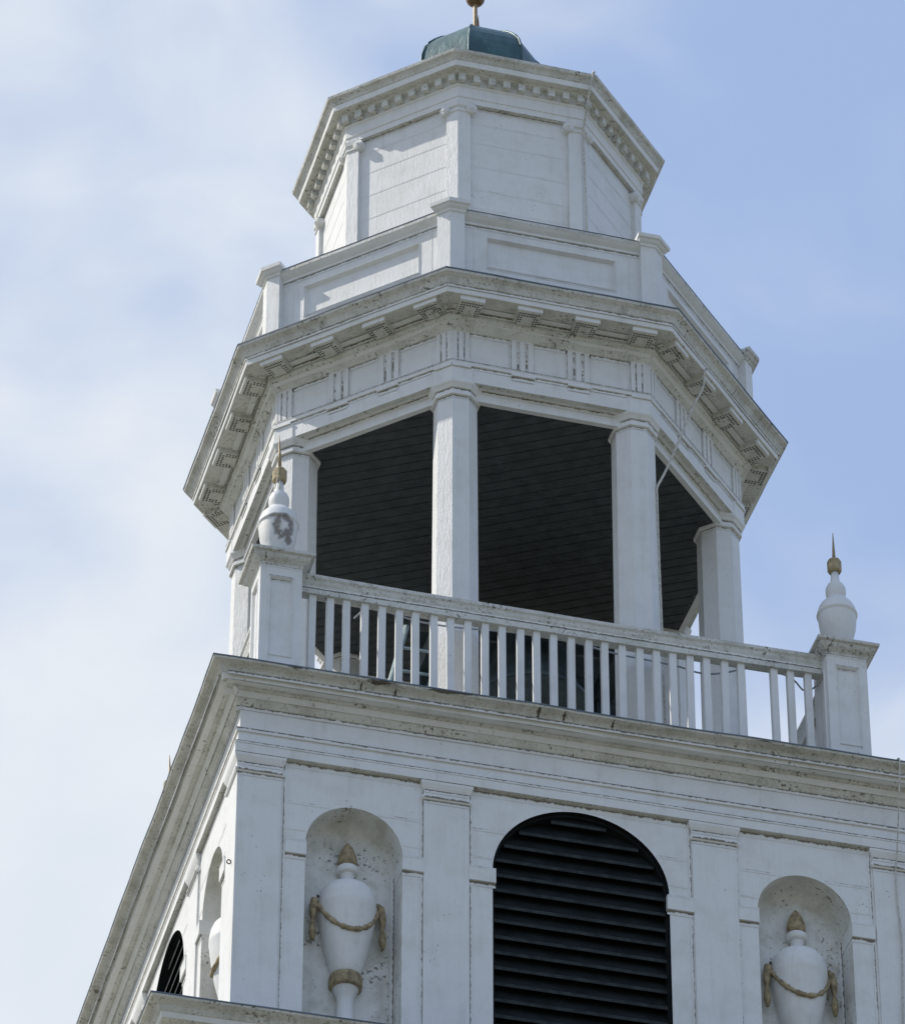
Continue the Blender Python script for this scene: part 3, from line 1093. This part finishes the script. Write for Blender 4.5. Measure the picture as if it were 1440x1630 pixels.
rl.build('parapet_rail', [M['clean'], M['cornice'], M['lead'], M['grime']], steeple)

# piers at the parapet corners
pw = 0.130


def corner_pier(mb, o_, R, k, zs, mi=0, w=pw, back=0.2):
    """wrap profile [(extra, z)] round octagon corner k"""
    a = -PI / 2 - T8 + k * PI / 4 + OR
    rings = []
    for ex, z in zs:
        Rr = R + ex / CT
        C_ = oct_pt(o_, Rr, k, z)
        t0 = (oct_pt(o_, 1, k - 1, 0) - oct_pt(o_, 1, k, 0)).normalized()
        t1 = (oct_pt(o_, 1, k + 1, 0) - oct_pt(o_, 1, k, 0)).normalized()
        A_ = C_ + t0 * (w + ex)
        B_ = C_ + t1 * (w + ex)
        n0 = Vector((math.cos(a - T8), math.sin(a - T8), 0))
        n1 = Vector((math.cos(a + T8), math.sin(a + T8), 0))
        rings.append([mb.vert(p) for p in (A_ - n0 * back, A_, C_, B_, B_ - n1 * back)])
    for r0, r1 in zip(rings, rings[1:]):
        for j in range(4):
            mb.face([r0[j], r0[j + 1], r1[j + 1], r1[j]], mi)
        mb.face([r0[4], r0[0], r1[0], r1[4]], mi)
    mb.face(rings[-1], mi)
    mb.face(list(reversed(rings[0])), mi)


for k in range(8):
    pb = MB()
    corner_pier(pb, OB, 2.420, k, [(0, 4.90), (0, 5.78)], back=0.16)
    po = pb.build('parapet_pier', M['clean'], steeple)
    cb = MB()
    corner_pier(cb, OB, 2.420, k, [(0.004, 5.775), (0.012, 5.782), (0.014, 5.802), (0.032, 5.815), (0.046, 5.836), (0.062, 5.844), (0.066, 5.880), (0.02, 5.892)], back=0.24)
    cb.build('pier_cap', M['cornice'] if k in (2, 5) else M['clean'], po)

# --- lantern ------------------------------------------------------------------
RLW = 1.470
lw = MB()
sweep_oct(lw, OL, [(RLW, 4.90), (RLW, 7.95)], 0, seg=1, amp=0)
for i in range(8):
    f, n, t, an = oct_frame(OL, i)
    h = RLW * math.sin(T8) - 0.10
    for zz in (6.70, 6.95, 7.22, 7.47, 7.72):
        z_ = zz + random.uniform(-.03, .03)
        s0 = -h
        lw.strip(f(s0, RLW * CT, z_), f(h, RLW * CT, z_), (0, 0, -0.013), n, 0.0015, 1, random.uniform(.72, .92), 0.15)
lw.build('lantern_wall', [M['wall'], M['seam']], steeple)
lf = MB()
sweep_oct(lf, OL, [(RLW - .01, 7.905), (1.518, 7.905), (1.520, 7.965), (1.530, 7.970), (1.532, 8.085), (1.545, 8.092), (1.550, 8.105)], [1, 0, 0, 0, 0, 0], seg=4, amp=0.002)
oct_line(lf, OL, RLW, 7.905, 0.02, 2, 1.0, 0.1, off=0.003, inset=.12)
lf.build('lantern_frieze', [M['clean'], M['soffit'], M['grime']], steeple)
lcn = MB()
prof = [(1.540, 8.100), (1.548, 8.112), (1.550, 8.185), (1.575, 8.192), (1.600, 8.200), (1.606, 8.214), (1.676, 8.218), (1.680, 8.232), (1.684, 8.275), (1.694, 8.282), (1.702, 8.300), (1.716, 8.318), (1.738, 8.330), (1.742, 8.336), (1.748, 8.362), (1.66, 8.375), (1.0, 8.62), (0.80, 8.80), (0.70, 9.10), (0.672, 9.14)]
mi = [1, 1, 1, 1, 1, 1, 2, 2, 0, 0, 0, 0, 0, 0, 3, 3, 3, 3, 3]
sweep_oct(lcn, OL, prof, mi, seg=10, amp=0.004)
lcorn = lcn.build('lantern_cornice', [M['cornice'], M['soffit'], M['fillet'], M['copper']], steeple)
de = MB()
de.box(-0.032, 0.032, 0.0, 0.055, 8.118, 8.196, 0)
de0 = de.build('dentil', M['soffit'], lcorn)
de0.matrix_parent_inverse = Matrix.Identity(4)
first = True
for i in range(8):
    for j in range(9):
        s = -0.56 + 1.12 * j / 8
        mw = face_mat(OL, i, s, 1.548 * CT)
        if first:
            de0.matrix_basis = mw
            first = False
        else:
            clone(de0, lcorn, mw)
for k in range(8):
    pb = MB()
    corner_pier(pb, OL, 1.512, k, [(0, 4.95), (0, 7.84)], back=0.06, w=0.118)
    po = pb.build('lantern_pilaster', M['flaky'], steeple)
    cb = MB()
    corner_pier(cb, OL, 1.514, k, [(0.0, 7.800), (0.010, 7.806), (0.010, 7.822), (0.0, 7.828), (0.0, 7.850), (0.018, 7.862), (0.022, 7.885), (0.026, 7.904)], back=0.07, w=0.122)
    # scrolls at the two outer ends
    for sg in (-1, 1):
        ii = (k - 1 if sg < 0 else k) % 8
        f, n, t, an = oct_frame(OL, ii)
        s = (1.512 * math.sin(T8) - 0.125) * (1 if sg < 0 else -1)
        for rr, dd in ((0.050, 0.030), (0.036, 0.037), (0.020, 0.044), (0.009, 0.050)):
            base = 1.512 * CT - 0.045
            r0 = [cb.vert(f(s + rr * math.cos(2 * PI * j / 14), base, 7.836 + rr * math.sin(2 * PI * j / 14))) for j in range(14)]
            r1 = [cb.vert(f(s + rr * math.cos(2 * PI * j / 14), base + 0.045 + dd, 7.836 + rr * math.sin(2 * PI * j / 14))) for j in range(14)]
            for j in range(14):
                cb.face([r0[j], r0[(j + 1) % 14], r1[(j + 1) % 14], r1[j]])
            cb.face(r1)
    cb.build('capital', M['clean'], po)

# copper dome
dm = MB()
dprof = [(0.675, 9.10), (0.672, 9.38), (0.666, 9.47), (0.652, 9.56), (0.622, 9.66), (0.575, 9.74), (0.510, 9.82), (0.43, 9.90), (0.30, 9.99), (0.12, 10.08), (0.04, 10.12)]
sweep_oct(dm, OL, dprof, [0] * 10, seg=3, amp=0.003, close=True)
for k in range(8):
    dm.tube([oct_pt(OL, r + .004, k, z) for r, z in dprof], 0.012, 6, 0)
dm.build('dome', M['copper'], steeple)

# ------------------------------------------------------------------ rod and ball on the dome
rb = thing('roof_finial', 'tarnished gilt ball on a slim rod at the very top of the dome', 'finial', (OL.x - .022, OL.y, 10.1))
b = MB()
b.lathe([(0.026, 10.08), (0.022, 10.3), (0.020, 11.5)], 10, OL.x - .022, OL.y)
b.build('rod', M['rod'], rb)
b = MB()
zc = 10.66
b.lathe([(max(0.002, 0.092 * math.cos(t_ * PI / 16)), zc + 0.092 * math.sin(t_ * PI / 16)) for t_ in range(-8, 9)], 28, OL.x - .022, OL.y)
b.build('ball', M['bronze'], rb)
b = MB()
b.lathe([(0.016, 10.08), (0.012, 10.30), (0.002, 10.44)], 6, OL.x + .006, OL.y)
b.build('spike', M['bronze'], rb)

# ------------------------------------------------------------------ urns in the niches
uprof = [(0.12, -3.20), (0.115, -3.10), (0.085, -2.98), (0.068, -2.86), (0.064, -2.74), (0.070, -2.68), (0.095, -2.625), (0.104, -2.61)]


def make_urn(loc, rz, label, group):
    r = thing('niche_urn', label, 'urn', loc, group, rz)
    zo = 3.20
    L_ = lambda pr: [(a, b + zo) for a, b in pr]
    Mx = WM[r.name]

    def part(mb, name, mat, par=None):
        ob = mb.build(name, mat)
        ob.parent = par or r
        return ob
    b = MB()
    b.lathe(L_(uprof), 28)
    part(b, 'stem', M['clean'])
    b = MB()
    b.lathe(L_([(0.100, -2.612), (0.124, -2.606), (0.130, -2.585), (0.130, -2.515), (0.124, -2.495), (0.10, -2.49)]), 28)
    part(b, 'foot_ring', M['gold'])
    b = MB()
    bp = [(0.10, -2.495), (0.114, -2.47), (0.130, -2.42), (0.158, -2.32), (0.182, -2.22), (0.204, -2.10), (0.219, -1.99), (0.226, -1.92), (0.232, -1.895), (0.232, -1.875), (0.230, -1.86), (0.228, -1.82), (0.219, -1.77), (0.201, -1.725), (0.172, -1.690), (0.13, -1.668), (0.085, -1.657), (0.056, -1.652), (0.051, -1.64), (0.050, -1.59), (0.056, -1.56), (0.062, -1.545)]
    b.lathe(L_(bp), 36)
    body = part(b, 'body', M['wall'])
    b = MB()
    b.lathe(L_([(0.055, -1.548), (0.080, -1.540), (0.086, -1.528), (0.086, -1.492), (0.078, -1.480), (0.05, -1.474)]), 28)
    part(b, 'collar', M['clean'], body)
    b = MB()
    b.lathe(L_([(0.060, -1.476), (0.070, -1.450), (0.076, -1.415), (0.070, -1.37), (0.052, -1.318), (0.030, -1.275), (0.008, -1.246)]), 20)
    part(b, 'flame', M['gold'])
    # garland: a lumpy rope sagging across the front
    b = MB()
    pts, rad = [], []
    for i in range(41):
        t_ = -1 + 2 * i / 40
        z = -1.86 - 0.31 * (1 - t_ * t_)
        rr = 0.226 if z > -1.92 else 0.226 + (z + 1.92) * (0.226 - 0.184) / 0.30
        ang = -PI / 2 + t_ * PI * 0.47
        pts.append(((rr + .006) * math.cos(ang), (rr + .006) * math.sin(ang), z + zo))
        rad.append(0.020 + 0.003 * math.sin(i * 0.9) + random.uniform(-.005, .005))
    b.tube(pts, 0.018, 8, 0, rad)
    gl = part(b, 'garland', M['gold'])
    for sg in (-1, 1):
        b = MB()
        tp = [(sg * 0.235, -0.03, -1.80 + zo), (sg * 0.262, -0.04, -1.84 + zo), (sg * 0.272, -0.04, -1.92 + zo), (sg * 0.276, -0.04, -1.99 + zo), (sg * 0.276, -0.04, -2.03 + zo), (sg * 0.277, -0.04, -2.10 + zo), (sg * 0.276, -0.04, -2.15 + zo), (sg * 0.277, -0.04, -2.22 + zo)]
        b.tube(tp, 0.02, 8, 0, [0.014, 0.030, 0.034, 0.026, 0.012, 0.029, 0.030, 0.014])
        part(b, 'tassel', M['gold'], gl)
    return r


NYU = -(WALL - NICHE_D) - 0.040
make_urn((-1.82 + .0375, NYU, -3.20), 0.0, 'white urn with ochre flame and swag in the shaded niche nearest the sunlit corner', 'urns in the niches')
make_urn((1.82 + .0375, NYU, -3.20), 0.0, 'white urn with ochre flame in the niche between arched louvre and hanging cable', 'urns in the niches')
make_urn((NYU, -(1.82 * KY - AY), -3.20), -PI / 2, 'carved white urn half hidden in the sunlit niche round the corner', 'urns in the niches')

# ------------------------------------------------------------------ balustrade pedestals and their finials
PX = 2.38


def make_pedestal(x, y, label):
    r = thing('balustrade_pedestal', label, 'pedestal', (x, y, 0.0), 'corner pedestals of the balustrade')
    h = 0.172

    def part(mb, name, mat, par=None):
        ob = mb.build(name, mat)
        ob.parent = par or r
        return ob
    b = MB()
    for k in range(4):
        a = k * PI / 2
        ca, sa = math.cos(a), math.sin(a)

        def f(s, d, z):
            return Vector((s * ca + d * sa, s * sa - d * ca, z))
        w, z0, z1 = 0.102, 0.42, 1.225

        def bq(s0, s1, za, zb, d=h):
            b.poly([f(s0, d, za), f(s1, d, za), f(s1, d, zb), f(s0, d, zb)])
        bq(-h, h, 0.0, z0)
        bq(-h, -w, z0, z1)
        bq(w, h, z0, z1)
        bq(-h, h, z1, 1.36)
        rings = [(0, h), (0.008, h + .008), (0.022, h - .016)]
        for (i0, d0), (i1, d1) in zip(rings, rings[1:]):
            c0 = [(-w + i0, z0 + i0), (w - i0, z0 + i0), (w - i0, z1 - i0), (-w + i0, z1 - i0)]
            c1 = [(-w + i1, z0 + i1), (w - i1, z0 + i1), (w - i1, z1 - i1), (-w + i1, z1 - i1)]
            for j in range(4):
                p, q_, q1, p1 = c0[j], c0[(j + 1) % 4], c1[(j + 1) % 4], c1[j]
                b.poly([f(p[0], d0, p[1]), f(q_[0], d0, q_[1]), f(q1[0], d1, q1[1]), f(p1[0], d1, p1[1])])
        b.poly([f(-w + .022, h - .016, z0 + .022), f(w - .022, h - .016, z0 + .022), f(w - .022, h - .016, z1 - .022), f(-w + .022, h - .016, z1 - .022)])
        nn = f(0, 1, 0) - f(0, 0, 0)
        b.strip(f(-w, h, z1 + .002), f(w, h, z1 + .002), (0, 0, -.010), nn, .0095, 1, 1, .3)
        b.strip(f(-w + .022, h - .016, z1 - .022), f(w - .022, h - .016, z1 - .022), (0, 0, -.016), nn, .002, 1, 1, .2)
        b.strip(f(-h, h, 1.335), f(h, h, 1.335), (0, 0, -.02), nn, .002, 1, .9, 0)
    part(b, 'shaft', [M['wall'], M['grime']])
    b = MB()
    sweep_rect(b, [(0.160, 1.326), (0.178, 1.332), (0.182, 1.352), (0.200, 1.366), (0.222, 1.384), (0.232, 1.398), (0.236, 1.418), (0.262, 1.424), (0.266, 1.448), (0.12, 1.462), (0.0, 1.464)], [0] * 6 + [1, 1, 2, 2], seg=3, amp=0.003, ext=0.0, exty=0.0)
    part(b, 'cap', [M['cornice'], M['cornice'], M['lead']])
    return r


def make_finial(x, y, label, mat, lean=(0, 0), tall=0.0, tied=False):
    r = thing('urn_finial', label, 'finial', (x, y, 1.463), 'finials on the corner pedestals')
    zo = 1.463

    def part(mb, name, mt, par=None):
        ob = mb.build(name, mt)
        ob.parent = par or r
        return ob
    L_ = lambda pr: [(a, c - zo) for a, c in pr]
    b = MB()
    b.lathe(L_([(0.105, 1.463), (0.105, 1.50), (0.098, 1.53), (0.104, 1.58), (0.132, 1.66), (0.149, 1.73), (0.157, 1.80), (0.160, 1.852), (0.160, 1.862), (0.170, 1.870), (0.172, 1.884), (0.166, 1.900), (0.156, 1.940), (0.136, 1.985), (0.106, 2.022), (0.084, 2.040), (0.074, 2.050), (0.074, 2.060), (0.081, 2.085), (0.086, 2.125), (0.083, 2.165), (0.068, 2.200), (0.046, 2.222), (0.040, 2.240), (0.030, 2.338)]), 28)
    part(b, 'urn', mat)
    b = MB()
    oct_shaft(b, L_([(0.050, 2.336), (0.060, 2.350), (0.060, 2.452), (0.050, 2.468)]))
    part(b, 'gilt_block', M['gilt'])
    b = MB()
    b.lathe(L_([(0.016, 2.466), (0.013, 2.56 + tall), (0.003, 2.762 + tall)]), 8, fn=lambda X, Y, Z: (X + lean[0] * (Z - 1.0), Y + lean[1] * (Z - 1.0), Z))
    part(b, 'spike', M['rod'])
    if tied:
        for dx in (-0.040, -0.008):
            b = MB()
            b.tube([(dx * 0.6, -0.045, 0.885), (dx, -0.050, 0.82), (dx * 1.2, -0.055, 0.755)], 0.004, 5)
            part(b, 'tie_string', M['rope'])
    return r


make_pedestal(-PX, -PX, 'panelled white pedestal at the sunlit corner of the deck, below the stained finial')
make_pedestal(PX, -PX, 'panelled white pedestal standing against the sky, at the far end of the front balustrade')
make_pedestal(-2.36, 2.12, 'panelled white pedestal at the rear west corner of the deck, mostly hidden')
make_pedestal(PX, 2.12, 'panelled white pedestal at the rear east corner of the deck, hidden by the columns')
make_finial(-PX, -PX, 'white urn finial with a peeled rusty brown ring and gilt block', M['stained'], (-0.03, 0), 0.07, True)
make_finial(PX, -PX, 'clean white urn finial with gilt block and spike, outlined against the sky', M['clean'], (0.01, 0))
make_finial(-2.33, 2.12, 'urn finial of which only the spike tip clears the sunlit cornice edge', M['clean'], (-0.05, 0))

# ------------------------------------------------------------------ balustrades
bal_mesh = MB()
bal_mesh.box(-0.029, 0.029, -0.024, 0.024, 0.10, 1.225)
rail_prof = [(-0.045, 1.212), (0.045, 1.212), (0.047, 1.250), (0.040, 1.262), (0.040, 1.300), (0.047, 1.318), (0.052, 1.345), (0.066, 1.362), (0.066, 1.392), (0.03, 1.408), (-0.03, 1.408), (-0.066, 1.392), (-0.066, 1.362), (-0.052, 1.345), (-0.047, 1.318), (-0.040, 1.300), (-0.040, 1.262), (-0.047, 1.250)]
XB = [-2.0854 + (2.0910 + 2.0854) * i / 29 for i in range(30)]


def make_balustrade(loc, rz, label, missing=(), k=1.0):
    r = thing('balustrade', label, 'balustrade', loc, 'balustrades round the deck', rz)

    def part(mb, name, mt):
        ob = mb.build(name, mt)
        ob.parent = r
        return ob
    Lh = 2.21 * k
    b = MB()
    seg = 24
    rings = []
    for i in range(seg + 1):
        x = -Lh + 2 * Lh * i / seg
        rings.append([b.vert(wob((x, y_, z_ - 0.012 * math.sin(PI * i / seg)), 0.004)) for y_, z_ in rail_prof])
    n = len(rail_prof)
    for a_, c_ in zip(rings, rings[1:]):
        for j in range(n):
            mi_ = 2 if j in (8, 9, 10) else (1 if j in (5, 11) else 0)
            b.face([a_[j], c_[j], c_[(j + 1) % n], a_[(j + 1) % n]], mi_)
    b.face(rings[0])
    b.face(rings[-1])
    b.strip((-Lh, -0.0395, 1.262), (Lh, -0.0395, 1.262), (0, 0, .018), (0, -1, 0), .004, 3, 1, .2)
    part(b, 'top_rail', [M['soffit'], M['cornice'], M['lead'], M['grime']])
    b = MB()
    b.box(-Lh, Lh, -0.04, 0.04, 0.06, 0.13)
    part(b, 'bottom_rail', M['clean'])
    first = None
    for i, x in enumerate(XB):
        if i in missing:
            continue
        if first is None:
            o_ = part(bal_mesh, 'baluster', M['clean'])
            first = o_
        else:
            o_ = first.copy()
            COL.objects.link(o_)
        o_.location = (x * k + random.uniform(-.004, .004), random.uniform(-.003, .003), random.uniform(-.006, .004))
        o_.rotation_euler = (0, random.uniform(-.005, .005), random.uniform(-.05, .05))
    return r


make_balustrade((0, -PX, 0), 0.0, 'white front balustrade of square balusters with one baluster missing', (26,))
make_balustrade((-PX + .01, -0.13, 0), -PI / 2, 'white balustrade on the sunlit side, seen end on behind the stained finial pedestal', (), 0.94)
make_balustrade((PX, -0.13, 0), PI / 2, 'white balustrade on the shaded far side, seen end on beside the skyline pedestal', (), 0.94)

# ------------------------------------------------------------------ bell, ladder, cables
bell = thing('church_bell', 'dark verdigris bell hanging on a timber yoke inside the open belfry', 'bell', (0.45, 0.20, 2.40))


def wpart(mb, name, mt, par):
    ob = mb.build(name, mt)
    adopt(ob, par)
    return ob


b = MB()
bx, by = 0.45, 0.20
bpf = [(0.49, 2.41), (0.52, 2.405), (0.525, 2.43), (0.47, 2.52), (0.41, 2.65), (0.365, 2.80), (0.335, 2.97), (0.30, 3.08), (0.23, 3.14), (0.06, 3.16)]
b.lathe(bpf, 32, bx, by)
wpart(b, 'bell_body', M['bell'], bell)
b = MB()
b.box(bx - 0.75, bx + 0.75, by - 0.09, by + 0.09, 3.165, 3.34)
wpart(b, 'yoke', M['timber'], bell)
b = MB()
b.lathe([(0.012, 2.45), (0.012, 3.0)], 8, bx, by)
b.lathe([(0.02, 2.38), (0.06, 2.41), (0.065, 2.45), (0.03, 2.49)], 12, bx, by)
wpart(b, 'clapper', M['iron'], bell)
fr = thing('bell_frame', 'dark teal timber frame of posts and beams carrying the bell', 'bell frame', (0.45, 0.20, 0.03))
for sx in (-1, 1):
    b = MB()
    b.box(bx + sx * 0.80 - .06, bx + sx * 0.80 + .06, by - .62, by - .50, 0.03, 3.0)
    wpart(b, 'post', M['timber'], fr)
    b = MB()
    b.box(bx + sx * 0.80 - .06, bx + sx * 0.80 + .06, by + .50, by + .62, 0.03, 3.0)
    wpart(b, 'post', M['timber'], fr)
    b = MB()
    b.box(bx + sx * 0.80 - .08, bx + sx * 0.80 + .08, by - .66, by + .66, 3.01, 3.165)
    wpart(b, 'beam', M['timber'], fr)
for dy in (-0.58, 0.58):
    b = MB()
    b.box(bx - 0.88, bx + 0.88, by + dy - .045, by + dy + .045, 2.76, 2.99)
    wpart(b, 'cross_beam', M['timber'], fr)

for k_ in range(4):
    b = MB()
    b.box(bx - .86, bx + 1.15, by + .625, by + .665, 2.62 + k_ * .24, 2.62 + k_ * .24 + .222)
    wpart(b, 'board', M['timber'], fr)
lad = thing('ladder', 'pale ladder leaning inside the belfry behind the front balusters', 'ladder', (-1.45, -1.2, 0.03))
for dx in (0.0, 0.34):
    b = MB()
    b.tube([(-1.45 + dx, -1.3, 0.03), (-0.85 + dx, -0.55, 2.5)], 0.03, 6)
    wpart(b, 'rail', M['steel'], lad)
for i in range(7):
    t_ = 0.1 + i * 0.13
    b = MB()
    p = Vector((-1.45, -1.3, 0.03)).lerp(Vector((-0.85, -0.55, 2.5)), t_)
    b.tube([p, p + Vector((0.34, 0, 0))], 0.014, 6)
    wpart(b, 'rung', M['steel'], lad)


def cable(name, label, cat, pts, r, mat, sub=8):
    P = [Vector(p) for p in pts]
    out = []
    for i in range(len(P) - 1):
        p0, p1, p2, p3 = P[max(i - 1, 0)], P[i], P[i + 1], P[min(i + 2, len(P) - 1)]
        for s in range(sub):
            t_ = s / sub
            out.append(0.5 * ((2 * p1) + (p2 - p0) * t_ + (2 * p0 - 5 * p1 + 4 * p2 - p3) * t_ ** 2 + (3 * p1 - p0 - 3 * p2 + p3) * t_ ** 3))
    out.append(P[-1])
    b = MB()
    b.tube(out, r, 7)
    o_ = b.build(name, mat)
    return tag(o_, label, cat)


def shaftB(z, s):     # a point on the east face of the second front column
    p = oct_pt(OB, RC, 1, z)
    return p + Vector((0.178 + s, -0.075, 0))


cB = oct_pt(OL, 1.75, 1, 8.37)
wB = oct_pt(OL, 1.53, 1, 7.5)
cable('lightning_cable', 'pale lightning cable looping from the lantern cornice down past the second front column', 'cable', [
    oct_pt(OL, 1.2, 1, 8.56), oct_pt(OL, 1.70, 1, 8.385) + Vector((-.02, 0, 0)), cB + Vector((-.035, -.012, -.005)), oct_pt(OL, 1.70, 1, 8.22) + Vector((-.035, -.03, 0)),
    oct_pt(OL, 1.64, 1, 8.0) + Vector((-.03, -.02, 0)), oct_pt(OL, 1.545, 1, 7.78) + Vector((.0, -.005, 0)), oct_pt(OL, 1.525, 1, 7.4) + Vector((.02, .0, 0)), oct_pt(OL, 1.525, 1, 6.6) + Vector((.03, 0.0, 0)), oct_pt(OL, 1.535, 1, 5.6) + Vector((.03, 0, 0)),
    oct_pt(OL, 1.6, 1, 5.02)], 0.010, M['rope'])
cable('slack_cable', 'slack white cable slung from under the main cornice to the second front column', 'cable', [
    (1.45, -1.975, 4.70), (1.43, -1.980, 4.64), (1.415, -1.978, 4.486), (1.33, -1.976, 4.276), (1.213, -1.973, 3.935), (1.098, -1.973, 3.597), (1.032, -1.974, 3.424), (0.978, -1.972, 3.29), (0.976, -1.965, 3.18), (0.978, -1.96, 2.79), (0.982, -1.96, 2.25), (0.988, -1.955, 1.79), (0.992, -1.95, 0.9), (0.995, -1.95, 0.1)], 0.011, M['rope'])
cable('hanging_cable', 'pale cable hanging over the deck cornice and down the front wall beside the last pilaster', 'cable', [
    (2.59, -2.2, 0.05), (2.61, -2.9, 0.035), (2.613, -3.015, 0.008), (2.612, -3.02, -0.06), (2.612, -2.97, -0.30), (2.628, -2.80, -0.73), (2.622, -2.75, -0.92), (2.629, -2.738, -1.24), (2.642, -2.738, -1.48), (2.634, -2.738, -1.83), (2.614, -2.738, -2.32), (2.60, -2.738, -3.3)], 0.0065, M['rope'])
cable('string_wire', 'thin grey wire strung round the columns just below the front handrail', 'wire', [
    (-1.62, -1.9, 1.44), (-1.547, -2.10, 1.412), (-1.378, -2.115, 1.383), (-1.209, -2.12, 1.345), (-1.05, -2.12, 1.331), (-0.796, -2.12, 1.338), (-0.425, -2.115, 1.375), (-0.1, -2.115, 1.40), (0.055, -2.12, 1.405), (0.205, -2.12, 1.372), (0.536, -2.12, 1.326), (0.911, -2.12, 1.307), (1.099, -2.12, 1.291), (1.233, -2.12, 1.265), (1.36, -2.12, 1.275), (1.505, -2.12, 1.323), (1.66, -2.17, 1.355), (1.82, -2.25, 1.30), (1.95, -2.32, 1.215), (2.007, -2.33, 1.162), (2.069, -2.33, 1.09), (2.134, -2.33, 1.108), (2.20, -2.33, 1.17)], 0.008, M['wire'])
b = MB()
hk = Vector((-2.722, -2.60, -1.66))
b.tube([hk + Vector((-0.004 - 0.016 * (1 - math.cos(a)), 0.0, 0.019 * math.sin(a))) for a in [2 * PI * i / 14 for i in range(15)]], 0.005, 6)
b.tube([hk + Vector((0.01, 0, 0)), hk + Vector((-0.008, 0, 0))], 0.008, 6)
tag(b.build('iron_ring', M['iron']), 'small iron ring screwed to the corner pilaster on the sunlit side', 'ring')
